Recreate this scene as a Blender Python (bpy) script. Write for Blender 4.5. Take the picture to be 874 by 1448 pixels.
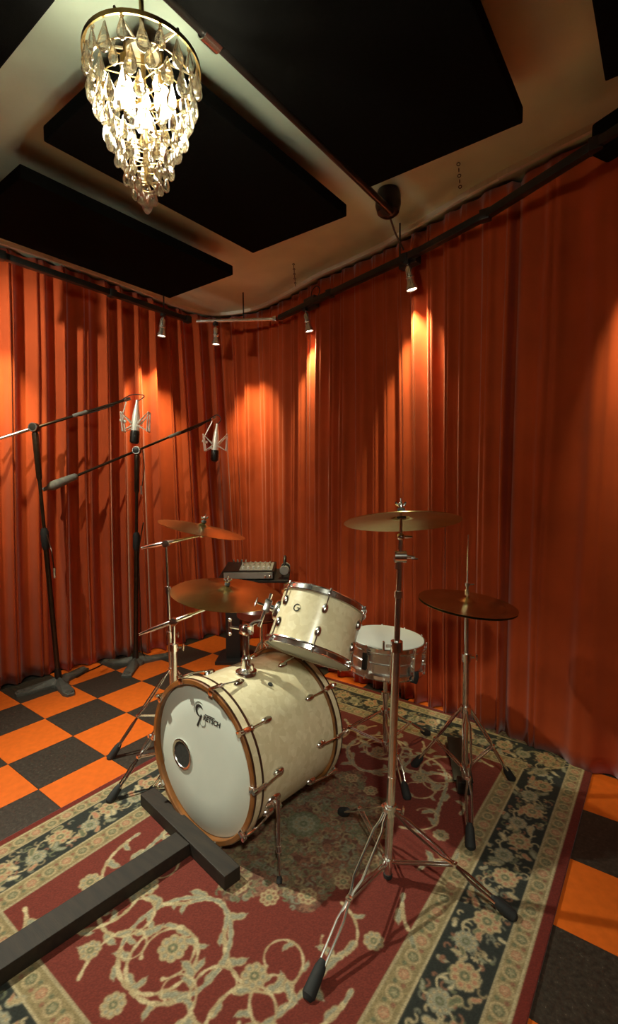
import bpy, bmesh, math, random
import numpy as np
from mathutils import Vector, Matrix, Quaternion
random.seed(7); rng = np.random.default_rng(7)
for o in list(bpy.data.objects): bpy.data.objects.remove(o)
scene = bpy.context.scene
COL = scene.collection
R_ = math.radians
V = Vector

# ------------------------------------------------------------------ camera (solved from the floor tiles, 0.305 m each)
IMG_W, IMG_H, FPX = 874, 1448, 679.8
PITCH, ROLL, AZ = 0.069, -0.008, 0.928
CAM = V((2.4129, -1.1797, 1.3112))
_h = V((-math.cos(AZ), math.sin(AZ), 0)); _r0 = V((math.sin(AZ), math.cos(AZ), 0)); _z = V((0, 0, 1))
FWD = math.cos(PITCH) * _h - math.sin(PITCH) * _z
_up0 = math.sin(PITCH) * _h + math.cos(PITCH) * _z
_cx = math.cos(ROLL) * _r0 + math.sin(ROLL) * _up0
_cy = -math.sin(ROLL) * _r0 + math.cos(ROLL) * _up0
cam_data = bpy.data.cameras.new('camera'); cam = bpy.data.objects.new('camera', cam_data); COL.objects.link(cam)
cam_data.sensor_fit = 'VERTICAL'; cam_data.sensor_height = 36; cam_data.lens = 36 * FPX / IMG_H; cam_data.clip_start = 0.02
cam.matrix_world = Matrix(((_cx.x, _cy.x, -FWD.x, CAM.x), (_cx.y, _cy.y, -FWD.y, CAM.y), (_cx.z, _cy.z, -FWD.z, CAM.z), (0, 0, 0, 1)))
scene.camera = cam

def ray(u, v):
    return FWD + _cx * ((u - IMG_W / 2) / FPX) + _cy * (-(v - IMG_H / 2) / FPX)
def at_depth(u, v, d): return CAM + ray(u, v) * d
def on_z(u, v, z=0.0):
    d = ray(u, v); return CAM + d * ((z - CAM.z) / d.z)

# ------------------------------------------------------------------ world, exposure
world = bpy.data.worlds.new('world'); scene.world = world; world.use_nodes = True
world.node_tree.nodes['Background'].inputs[0].default_value = (0.9, 0.75, 0.55, 1)
world.node_tree.nodes['Background'].inputs[1].default_value = 0.01
scene.view_settings.view_transform = 'Standard'; scene.view_settings.look = 'None'
scene.view_settings.exposure = 0.0; scene.view_settings.gamma = 1.0; scene.view_settings.use_curve_mapping = False
BULB_STRENGTH = 350.0          # chandelier bulbs
BULB_COLOUR = (1.0, 0.97, 0.76)
SPOT_WATTS = 75.0
SPOT_COLOUR = (1.0, 0.90, 0.46)
KEY_WATTS = 300.0
WASH_WATTS = 65.0
FILL_WATTS = 150.0              # key and wash: flood heads on the short track; fill: added unseen lamp
KEY_COLOUR = (0.98, 1.0, 0.80)
try: scene.cycles.transparent_max_bounces = 24
except Exception: pass

# ------------------------------------------------------------------ materials
def srgb(*c):
    def f(x):
        x /= 255.0
        return x / 12.92 if x <= 0.04045 else ((x + 0.055) / 1.055) ** 2.4
    return tuple(f(x) for x in c)
def mat(name, col, rough=0.5, metal=0.0, noise=0.0, scale=20.0, bump=0.0, bscale=200.0, coat=0.0, spec=0.5, sheen=0.0, stretch=None):
    m = bpy.data.materials.new(name); m.use_nodes = True
    nt = m.node_tree; b = nt.nodes['Principled BSDF']
    b.inputs['Base Color'].default_value = (*col, 1); b.inputs['Roughness'].default_value = rough; b.inputs['Metallic'].default_value = metal
    b.inputs['Specular IOR Level'].default_value = spec
    if coat: b.inputs['Coat Weight'].default_value = coat; b.inputs['Coat Roughness'].default_value = 0.06
    if sheen: b.inputs['Sheen Weight'].default_value = sheen; b.inputs['Sheen Roughness'].default_value = 0.4
    tc = nt.nodes.new('ShaderNodeTexCoord'); src = tc.outputs['Object']
    if stretch:
        mp = nt.nodes.new('ShaderNodeMapping'); mp.inputs['Scale'].default_value = stretch
        nt.links.new(src, mp.inputs['Vector']); src = mp.outputs['Vector']
    if noise:
        n = nt.nodes.new('ShaderNodeTexNoise'); n.inputs['Scale'].default_value = scale; n.inputs['Detail'].default_value = 5
        nt.links.new(src, n.inputs['Vector'])
        r = nt.nodes.new('ShaderNodeValToRGB')
        r.color_ramp.elements[0].position = 0.3; r.color_ramp.elements[1].position = 0.7
        r.color_ramp.elements[0].color = (*[max(0, c * (1 - noise)) for c in col], 1)
        r.color_ramp.elements[1].color = (*[min(1, c * (1 + noise)) for c in col], 1)
        nt.links.new(n.outputs['Fac'], r.inputs['Fac']); nt.links.new(r.outputs['Color'], b.inputs['Base Color'])
    if bump:
        n2 = nt.nodes.new('ShaderNodeTexNoise'); n2.inputs['Scale'].default_value = bscale; n2.inputs['Detail'].default_value = 3
        nt.links.new(src, n2.inputs['Vector'])
        bp = nt.nodes.new('ShaderNodeBump'); bp.inputs['Strength'].default_value = bump; bp.inputs['Distance'].default_value = 0.002
        nt.links.new(n2.outputs['Fac'], bp.inputs['Height']); nt.links.new(bp.outputs['Normal'], b.inputs['Normal'])
    return m
def emit(name, col, s):
    m = bpy.data.materials.new(name); m.use_nodes = True; nt = m.node_tree; nt.nodes.clear()
    o = nt.nodes.new('ShaderNodeOutputMaterial'); e = nt.nodes.new('ShaderNodeEmission')
    e.inputs[0].default_value = (*col, 1); e.inputs[1].default_value = s; nt.links.new(e.outputs[0], o.inputs[0]); return m
M = {}
M['ceiling'] = mat('ceiling_paint', (0.62, 0.72, 0.54), 0.85, noise=0.06, scale=6, bump=0.15, bscale=90)
M['wall'] = mat('wall_paint', (0.30, 0.16, 0.10), 0.9, noise=0.08, scale=8)
M['trim'] = mat('trim_paint', (0.75, 0.73, 0.62), 0.5, noise=0.04)
M['curtain'] = mat('red_velvet', (0.40, 0.057, 0.011), 0.85, noise=0.12, scale=5, bump=0.25, bscale=500, spec=0.2, sheen=0.35)
M['chrome'] = mat('chrome', (0.90, 0.89, 0.86), 0.17, 1.0, noise=0.04, scale=15)
M['chrome_worn'] = mat('worn_chrome', (0.74, 0.73, 0.69), 0.26, 1.0, noise=0.12, scale=30)
M['black'] = mat('black_paint', (0.014, 0.013, 0.012), 0.45, noise=0.2, scale=30)
M['black_metal'] = mat('black_metal', (0.02, 0.018, 0.015), 0.32, 0.3, noise=0.2, scale=40)
M['rubber'] = mat('black_rubber', (0.012, 0.012, 0.012), 0.75, noise=0.2, scale=60)
M['fabric_black'] = mat('black_fabric', (0.0045, 0.0045, 0.004), 0.98, noise=0.2, scale=60, bump=0.4, bscale=600, spec=0.03)
M['black_wood'] = mat('stained_wood', (0.017, 0.010, 0.005), 0.7, noise=0.45, scale=9, stretch=(1, 6, 6), bump=0.2, bscale=60)
M['head'] = mat('coated_drumhead', (0.66, 0.69, 0.61), 0.55, noise=0.03, scale=9, bump=0.05, bscale=300)
M['print'] = mat('black_print', (0.02, 0.02, 0.018), 0.6, noise=0.1)
M['print_thin'] = mat('grey_print', (0.22, 0.23, 0.20), 0.6, noise=0.1)
M['wood'] = mat('hoop_wood', (0.23, 0.085, 0.022), 0.35, noise=0.35, scale=14, stretch=(1, 1, 5), coat=0.5)
M['wood_dark'] = mat('hoop_edge', (0.045, 0.018, 0.010), 0.3, noise=0.3, scale=14, coat=0.5)
M['grey_iron'] = mat('grey_cast_iron', (0.085, 0.082, 0.07), 0.55, 0.2, noise=0.3, scale=25, bump=0.3, bscale=120)
M['mic_tube'] = mat('brown_black_tube', (0.055, 0.035, 0.022), 0.28, 0.7, noise=0.25, scale=25)
M['grey_rubber'] = mat('grey_rubber_sleeve', (0.16, 0.15, 0.125), 0.7, noise=0.2, scale=50)
M['silver'] = mat('satin_silver', (0.86, 0.83, 0.72), 0.22, 0.9, noise=0.05)
M['bright_metal'] = mat('bright_nickel', (0.88, 0.85, 0.74), 0.35, 0.35, noise=0.04)
M['grey_plastic'] = mat('grey_plastic', (0.30, 0.29, 0.26), 0.5, noise=0.12)
M['white_plastic'] = mat('white_plastic', (0.75, 0.74, 0.68), 0.4, noise=0.05)
M['brass_old'] = mat('aged_brass', (0.33, 0.22, 0.08), 0.35, 1.0, noise=0.25, scale=25)
M['bronze_dark'] = mat('dark_bronze', (0.07, 0.055, 0.03), 0.5, 0.6, noise=0.3, scale=30)
M['tile_orange'] = mat('orange_tile', (0.62, 0.115, 0.010), 0.42, noise=0.10, scale=30)
M['dark_hole'] = mat('dark_mesh_port', (0.03, 0.03, 0.027), 0.8, noise=0.3, scale=80)
M['felt'] = mat('grey_felt', (0.05, 0.05, 0.05), 0.95, noise=0.2, scale=90)
M['cable'] = mat('black_cable', (0.012, 0.011, 0.010), 0.5, noise=0.2)
M['maroon'] = mat('maroon_vinyl', (0.11, 0.018, 0.010), 0.28, noise=0.2, coat=0.3)

def black_tile():
    m = mat('black_speckled_tile', (0.030, 0.027, 0.022), 0.45); nt = m.node_tree; b = nt.nodes['Principled BSDF']
    tc = nt.nodes.new('ShaderNodeTexCoord')
    oi = nt.nodes.new('ShaderNodeObjectInfo'); ad = nt.nodes.new('ShaderNodeVectorMath'); ad.operation = 'ADD'
    sc = nt.nodes.new('ShaderNodeVectorMath'); sc.operation = 'SCALE'; sc.inputs['Scale'].default_value = 7.0
    nt.links.new(oi.outputs['Location'], sc.inputs[0]); nt.links.new(tc.outputs['Object'], ad.inputs[0]); nt.links.new(sc.outputs[0], ad.inputs[1])
    n = nt.nodes.new('ShaderNodeTexNoise'); n.inputs['Scale'].default_value = 70; n.inputs['Detail'].default_value = 6; n.inputs['Roughness'].default_value = 0.75
    nt.links.new(ad.outputs[0], n.inputs['Vector'])
    r = nt.nodes.new('ShaderNodeValToRGB'); e = r.color_ramp.elements
    e[0].position = 0.40; e[0].color = (0.019, 0.015, 0.011, 1); e[1].position = 0.63; e[1].color = (0.046, 0.037, 0.027, 1)
    k = e.new(0.70); k.color = (0.20, 0.18, 0.15, 1)
    nt.links.new(n.outputs['Fac'], r.inputs['Fac']); nt.links.new(r.outputs['Color'], b.inputs['Base Color']); return m
M['tile_black'] = black_tile()

def pearl():
    m = mat('cream_pearl', (0.66, 0.58, 0.40), 0.25, coat=0.6); nt = m.node_tree; b = nt.nodes['Principled BSDF']
    tc = nt.nodes.new('ShaderNodeTexCoord')
    vo = nt.nodes.new('ShaderNodeTexVoronoi'); vo.inputs['Scale'].default_value = 45
    no = nt.nodes.new('ShaderNodeTexNoise'); no.inputs['Scale'].default_value = 25; no.inputs['Detail'].default_value = 3; no.inputs['Distortion'].default_value = 1.5
    mx = nt.nodes.new('ShaderNodeMath'); mx.operation = 'MULTIPLY'
    nt.links.new(tc.outputs['Object'], vo.inputs['Vector']); nt.links.new(tc.outputs['Object'], no.inputs['Vector'])
    sp = nt.nodes.new('ShaderNodeSeparateColor'); nt.links.new(vo.outputs['Color'], sp.inputs[0])
    nt.links.new(sp.outputs[0], mx.inputs[0]); nt.links.new(no.outputs['Fac'], mx.inputs[1])
    r = nt.nodes.new('ShaderNodeValToRGB'); e = r.color_ramp.elements
    e[0].position = 0.05; e[0].color = (0.70, 0.60, 0.38, 1); e[1].position = 0.6; e[1].color = (0.82, 0.73, 0.50, 1)
    nt.links.new(mx.outputs[0], r.inputs['Fac']); nt.links.new(r.outputs['Color'], b.inputs['Base Color'])
    return m
M['pearl'] = pearl()

def brass():
    m = mat('cymbal_bronze', (0.62, 0.37, 0.10), 0.26, 1.0); nt = m.node_tree; b = nt.nodes['Principled BSDF']
    tc = nt.nodes.new('ShaderNodeTexCoord')
    w = nt.nodes.new('ShaderNodeTexWave'); w.wave_type = 'RINGS'; w.rings_direction = 'Z'; w.inputs['Scale'].default_value = 60; w.inputs['Distortion'].default_value = 0.6
    nt.links.new(tc.outputs['Object'], w.inputs['Vector'])
    bp = nt.nodes.new('ShaderNodeBump'); bp.inputs['Strength'].default_value = 0.12; bp.inputs['Distance'].default_value = 0.001
    nt.links.new(w.outputs['Fac'], bp.inputs['Height']); nt.links.new(bp.outputs['Normal'], b.inputs['Normal'])
    n = nt.nodes.new('ShaderNodeTexNoise'); n.inputs['Scale'].default_value = 7; n.inputs['Detail'].default_value = 4
    nt.links.new(tc.outputs['Object'], n.inputs['Vector'])
    r = nt.nodes.new('ShaderNodeValToRGB'); e = r.color_ramp.elements
    e[0].position = 0.3; e[0].color = (0.46, 0.36, 0.12, 1); e[1].position = 0.7; e[1].color = (0.68, 0.56, 0.24, 1)
    nt.links.new(n.outputs['Fac'], r.inputs['Fac']); nt.links.new(r.outputs['Color'], b.inputs['Base Color'])
    return m
M['brass'] = brass()

def crystal():
    m = bpy.data.materials.new('cut_glass'); m.use_nodes = True; nt = m.node_tree; nt.nodes.clear()
    o = nt.nodes.new('ShaderNodeOutputMaterial'); t = nt.nodes.new('ShaderNodeBsdfTransparent'); g = nt.nodes.new('ShaderNodeBsdfGlossy')
    gl = nt.nodes.new('ShaderNodeBsdfGlass'); gl.inputs['Roughness'].default_value = 0.03; gl.inputs['IOR'].default_value = 1.5
    t.inputs[0].default_value = (0.93, 0.92, 0.86, 1); g.inputs['Roughness'].default_value = 0.08; g.inputs['Color'].default_value = (1, 0.97, 0.88, 1)
    n = nt.nodes.new('ShaderNodeTexNoise'); n.inputs['Scale'].default_value = 60
    bp = nt.nodes.new('ShaderNodeBump'); bp.inputs['Strength'].default_value = 0.3; nt.links.new(n.outputs['Fac'], bp.inputs['Height'])
    nt.links.new(bp.outputs['Normal'], g.inputs['Normal'])
    lw = nt.nodes.new('ShaderNodeFresnel'); lw.inputs['IOR'].default_value = 1.7
    a = nt.nodes.new('ShaderNodeMixShader'); a.inputs[0].default_value = 0.5; nt.links.new(t.outputs[0], a.inputs[1]); nt.links.new(gl.outputs[0], a.inputs[2])
    b = nt.nodes.new('ShaderNodeMixShader'); nt.links.new(lw.outputs[0], b.inputs[0]); nt.links.new(a.outputs[0], b.inputs[1]); nt.links.new(g.outputs[0], b.inputs[2])
    nt.links.new(b.outputs[0], o.inputs[0]); return m
M['crystal'] = crystal()
M['bulb'] = emit('lit_bulb', BULB_COLOUR, BULB_STRENGTH)
M['lens'] = emit('lit_lens', (1.0, 0.9, 0.7), 14.0)

# ------------------------------------------------------------------ mesh helpers
def frame(axis, hint=None):
    z = V(axis).normalized()
    h = V(hint) if hint is not None else (V((0, 0, 1)) if abs(z.z) < 0.9 else V((0, 1, 0)))
    x = h.cross(z)
    if x.length < 1e-6: x = V((1, 0, 0)).cross(z)
    x.normalize(); y = z.cross(x)
    return x, y, z
class MB:
    def __init__(s): s.v = []; s.f = []
    def add(s, vs, fs):
        o = len(s.v); s.v += [tuple(p) for p in vs]; s.f += [tuple(i + o for i in f) for f in fs]; return s
    def box(s, c, size, rot=None, bevel=0.0, taper=None):
        bm = bmesh.new(); bmesh.ops.create_cube(bm, size=1)
        for v in bm.verts:
            v.co = V((v.co.x * size[0], v.co.y * size[1], v.co.z * size[2]))
            if taper and v.co.z > 0: v.co.x *= taper; v.co.y *= taper
        if bevel: bmesh.ops.bevel(bm, geom=bm.edges[:], offset=bevel, segments=2, affect='EDGES', profile=0.6)
        bm.verts.index_update()
        Rm = rot or Matrix.Identity(3)
        s.add([V(c) + Rm @ v.co for v in bm.verts], [[v.index for v in f.verts] for f in bm.faces]); bm.free(); return s
    def beam(s, a, b, w, h, bevel=0.003, hint=(0, 0, 1)):
        a, b = V(a), V(b); d = (b - a); L = d.length; d.normalize()
        y = V(hint) - d * d.dot(V(hint)); y.normalize(); x = y.cross(d)
        Rm = Matrix((x, d, y)).transposed()
        return s.box((a + b) / 2, (w, L, h), Rm, bevel)
    def tube(s, pts, r, n=10, caps=True):
        pts = [V(p) for p in pts]; rs = r if isinstance(r, (list, tuple)) else [r] * len(pts)
        vs = []; prev = None
        for i, p in enumerate(pts):
            d = (pts[min(i + 1, len(pts) - 1)] - pts[max(i - 1, 0)])
            if d.length < 1e-9: d = V((0, 0, 1))
            d.normalize()
            if prev is None: x, y, _ = frame(d)
            else:
                x = prev - d * prev.dot(d)
                if x.length < 1e-6: x, y, _ = frame(d)
                x.normalize(); y = d.cross(x)
            prev = x
            for k in range(n):
                t = 2 * math.pi * k / n; vs.append(p + (x * math.cos(t) + y * math.sin(t)) * rs[i])
        fs = []
        for i in range(len(pts) - 1):
            for k in range(n):
                a, b = i * n + k, i * n + (k + 1) % n; fs.append((a, b, b + n, a + n))
        if caps: fs.append(tuple(range(n - 1, -1, -1))); fs.append(tuple((len(pts) - 1) * n + k for k in range(n)))
        return s.add(vs, fs)
    def lathe(s, prof, o=(0, 0, 0), axis=(0, 0, 1), n=32, closed=False):
        x, y, z = frame(axis); o = V(o); vs = []; fs = []; m = len(prof)
        for r, h in prof:
            for k in range(n):
                t = 2 * math.pi * k / n; vs.append(o + z * h + (x * math.cos(t) + y * math.sin(t)) * max(r, 1e-5))
        for i in range(m if closed else m - 1):
            j = (i + 1) % m
            for k in range(n):
                fs.append((i * n + k, i * n + (k + 1) % n, j * n + (k + 1) % n, j * n + k))
        if not closed:
            if prof[0][0] > 1e-4: fs.append(tuple(range(n - 1, -1, -1)))
            if prof[-1][0] > 1e-4: fs.append(tuple((m - 1) * n + k for k in range(n)))
        return s.add(vs, fs)
    def ball(s, c, r, n=12, scale=(1, 1, 1), axis=(0, 0, 1)):
        x, y, z = frame(axis); c = V(c); m = max(6, n // 2); vs = []; fs = []
        for i in range(m + 1):
            p = math.pi * i / m
            for k in range(n):
                t = 2 * math.pi * k / n
                vs.append(c + x * (r * scale[0] * max(math.sin(p), 1e-4) * math.cos(t)) + y * (r * scale[1] * max(math.sin(p), 1e-4) * math.sin(t)) - z * (r * scale[2] * math.cos(p)))
        for i in range(m):
            for k in range(n): fs.append((i * n + k, i * n + (k + 1) % n, (i + 1) * n + (k + 1) % n, (i + 1) * n + k))
        return s.add(vs, fs)
    def ring(s, c, axis, R, r, n=32, m=8):
        return s.lathe([(R + r * math.cos(2 * math.pi * k / m), r * math.sin(2 * math.pi * k / m)) for k in range(m)], c, axis, n, closed=True)
    def mesh(s, name, origin=None, smooth=35):
        me = bpy.data.meshes.new(name)
        o = V(origin) if origin is not None else V((0, 0, 0))
        me.from_pydata([(p[0] - o.x, p[1] - o.y, p[2] - o.z) for p in s.v], [], s.f)
        bm = bmesh.new(); bm.from_mesh(me); bmesh.ops.recalc_face_normals(bm, faces=bm.faces[:]); bm.to_mesh(me); bm.free()
        if smooth: me.shade_smooth(); me.set_sharp_from_angle(angle=R_(smooth))
        me.update(); return me
ORIGIN = {}
def build(mb, name, m, parent=None, smooth=35, label=None):
    """link an MB as one mesh object; points are in world space for world-built things, local for those in LOCAL"""
    org = ORIGIN.get(parent.name) if parent else None
    me = mb.mesh(name, org, smooth); me.materials.append(M[m] if isinstance(m, str) else m)
    o = bpy.data.objects.new(name, me); COL.objects.link(o)
    if parent: o.parent = parent; ORIGIN[o.name] = org
    else: ORIGIN[o.name] = None
    if label: o['label'] = label
    return o
def tag(o, label, cat, group=None):
    o['label'] = label; o['category'] = cat
    if group: o['group'] = group
    return o
def thing(name, label, cat, loc=(0, 0, 0), group=None, quat=None):
    """an Empty at the thing's base. With quat the parts are built in its local frame, else in world space."""
    e = bpy.data.objects.new(name, None); COL.objects.link(e); e.location = loc; e.empty_display_size = 0.05
    if quat is not None:
        e.rotation_mode = 'QUATERNION'; e.rotation_quaternion = quat; ORIGIN[e.name] = V((0, 0, 0))
    else: ORIGIN[e.name] = V(loc)
    return tag(e, label, cat, group)
def structure(o): o['kind'] = 'structure'; return o
def quat_from(x, y, z): return Matrix((x, y, z)).transposed().to_quaternion()
def lerp(a, b, t): return V(a) * (1 - t) + V(b) * t

# ================================================================== SETTING
CEIL = 2.70; T = 0.305
XL, XR, YF, YB = -1.10, 3.45, -2.75, 2.05
structure(build(MB().box(((XL + XR) / 2, (YF + YB) / 2, -0.054), (XR - XL, YB - YF, 0.1)), 'floor', 'black', smooth=0))
floor = bpy.data.objects['floor']
RUG = (0.515, 2.185, -0.97, 1.35)
tile_mesh = {}
for key in ('tile_orange', 'tile_black'):
    me = MB().box((0, 0, -0.002), (T - 0.0012, T - 0.0012, 0.004), bevel=0.0005).mesh(key, smooth=0); me.materials.append(M[key]); tile_mesh[key] = me
for i in range(math.floor(XL / T) + 1, math.floor(XR / T)):
    for j in range(math.floor(YF / T) + 1, math.floor(YB / T)):
        x0, y0 = i * T, j * T
        if x0 > RUG[0] + .03 and x0 + T < RUG[1] - .03 and y0 > RUG[2] + .03 and y0 + T < RUG[3]: continue
        key = 'tile_black' if (i + j) % 2 else 'tile_orange'
        o = bpy.data.objects.new('tile', tile_mesh[key]); COL.objects.link(o); o.parent = floor
        o.location = (x0 + T / 2, y0 + T / 2, 0.0)
def wall(name, c, size): return structure(build(MB().box(c, size), name, 'wall', smooth=0))
HC = CEIL / 2
wall('wall_left', (XL - .05, (YF + YB) / 2, HC), (.1, YB - YF + .2, CEIL))
wall('wall_right', (XR + .05, (YF + YB) / 2, HC), (.1, YB - YF + .2, CEIL))
wall('wall_back', ((XL + XR) / 2, YB + .05, HC), (XR - XL, .1, CEIL))
wall('wall_front', ((XL + XR) / 2, YF - .05, HC), (XR - XL, .1, CEIL))
structure(build(MB().box(((XL + XR) / 2, (YF + YB) / 2, CEIL + .05), (XR - XL + .2, YB - YF + .2, .1)), 'ceiling', 'ceiling', smooth=0))

# ------------------------------------------------------------------ curtains
CT = [(-.86, -1.9, -.95, -1.9), (-.80, -.6, -.96, -.6), (-.79, .1, -.95, .1), (-.77, .4, -.91, .4), (-.77, .7, -.83, .7), (-.79, 1.03, -.73, 1.0), (-.82, 1.4, -.66, 1.4),
      (-.72, 1.70, -.52, 1.66), (-.36, 1.83, -.2, 1.68), (.10, 1.74, .2, 1.58), (.44, 1.63, .5, 1.5), (.75, 1.57, .81, 1.44), (1.06, 1.50, 1.15, 1.40), (1.5, 1.34, 1.5, 1.37),
      (1.75, 1.26, 1.73, 1.30), (2.0, 1.20, 1.95, 1.27), (2.2, 1.15, 2.15, 1.22), (2.5, 1.05, 2.45, 1.20), (3.1, .80, 3.1, .95)]
def catmull(P, n=40):
    P = np.array(P, float); Q = np.vstack([2 * P[0] - P[1], P, 2 * P[-1] - P[-2]]); out = []
    for i in range(1, len(Q) - 2):
        for k in range(n):
            t = k / n; a, b, c, d = Q[i - 1], Q[i], Q[i + 1], Q[i + 2]
            out.append(0.5 * (2 * b + (c - a) * t + (2 * a - 5 * b + 4 * c - d) * t * t + (3 * b - 3 * c + d - a) * t ** 3))
    out.append(P[-1]); return np.array(out)
CPATH = catmull(CT)
def path_pts(top_w):   # blend of top and hem paths (1 = top)
    return CPATH[:, :2] * top_w + CPATH[:, 2:] * (1 - top_w)
def curtain(name, label, i0, i1, period, amp_top, amp_bot, seed, step=0.006):
    r = np.random.default_rng(seed)
    seg = CPATH[int(i0 * 40): int(i1 * 40) + 1]
    mid = (seg[:, :2] + seg[:, 2:]) / 2
    s = np.concatenate([[0], np.cumsum(np.hypot(*np.diff(mid, axis=0).T))]); Ls = s[-1]
    ss = np.arange(0, Ls, step); P4 = np.stack([np.interp(ss, s, seg[:, k]) for k in range(4)], 1)
    # irregular fold phase
    kn = np.arange(0, Ls + .3, .11); w = r.uniform(.65, 1.5, len(kn)); rate = np.interp(ss, kn, w) * 2 * np.pi / period
    ph = np.cumsum(rate) * step
    am = np.interp(ss, kn, r.uniform(.55, 1.25, len(kn)))
    dr = np.interp(ss, kn, r.uniform(-.7, .7, len(kn)))
    sh = np.interp(ss, kn, r.uniform(-.5, .5, len(kn)))
    zs = np.linspace(0.006, CEIL - 0.02, 34)
    verts = []
    for z in zs:
        t = z / CEIL
        C = P4[:, :2] * t + P4[:, 2:] * (1 - t)
        d = np.gradient(C, axis=0); d /= np.linalg.norm(d, axis=1)[:, None]; nrm = np.stack([d[:, 1], -d[:, 0]], 1)   # towards the room
        p = ph + dr * (1 - t) + 0.25 * np.sin(2.1 * z + 5 * sh)
        f = np.sin(p) + 0.38 * np.sin(2 * p + 1.1 + sh) + 0.18 * np.sin(3 * p + 2 * sh) + 0.35 * np.sin(0.43 * p + 1.7)
        A = (amp_top * t + amp_bot * (1 - t)) * am
        off = A * f * (0.55 if z > CEIL - .1 else 1.0) + 0.01
        for e, on in ((ss, i0 > 0), (Ls - ss, i1 < 18)):
            if on: q_ = np.clip(e / .11, 0, 1); off = off - .085 * (1 - q_ * q_ * (3 - 2 * q_))
        tang = 0.35 * A * np.cos(p)
        q = C + nrm * off[:, None] + d * tang[:, None]
        verts.append(np.column_stack([q, np.full(len(ss), z)]))
    n = len(ss); m = len(zs); vv = np.vstack(verts)
    idx = np.arange(n * m).reshape(m, n)
    f = np.stack([idx[:-1, :-1], idx[:-1, 1:], idx[1:, 1:], idx[1:, :-1]], -1).reshape(-1, 4)
    me = bpy.data.meshes.new(name); me.from_pydata(vv.tolist(), [], f.tolist()); me.shade_smooth(); me.materials.append(M['curtain'])
    o = bpy.data.objects.new(name, me); COL.objects.link(o)
    md = o.modifiers.new('cloth', 'SOLIDIFY'); md.thickness = 0.004; md.offset = 0
    return tag(o, label, 'curtain', 'floor-length velvet curtains around the room')
curtain('velvet_curtain', 'red velvet curtain in deep folds hanging behind the two microphone stands', 0, 7.3, .150, .036, .042, 3)
curtain('velvet_curtain', 'red velvet curtain in narrow folds hanging along the wall behind the drum kit', 6.95, 14.35, .125, .024, .031, 11)
curtain('velvet_curtain', 'smooth red velvet curtain with broad shallow folds sweeping round beyond the hi-hat', 14.05, 18, .21, .014, .017, 21)
# pale strip where ceiling meets the curtain heading
tm = MB(); tp = path_pts(1.0)
for i in range(0, len(tp) - 8, 8):
    a, b = tp[i], tp[i + 8]; d = np.array(b) - a; d /= np.linalg.norm(d); nn = np.array([d[1], -d[0]]) * .065
    tm.beam((a[0] + nn[0], a[1] + nn[1], CEIL - .012), (b[0] + nn[0], b[1] + nn[1], CEIL - .012), .02, .024, 0)
structure(build(tm, 'trim_1', 'trim', smooth=0))

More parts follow.
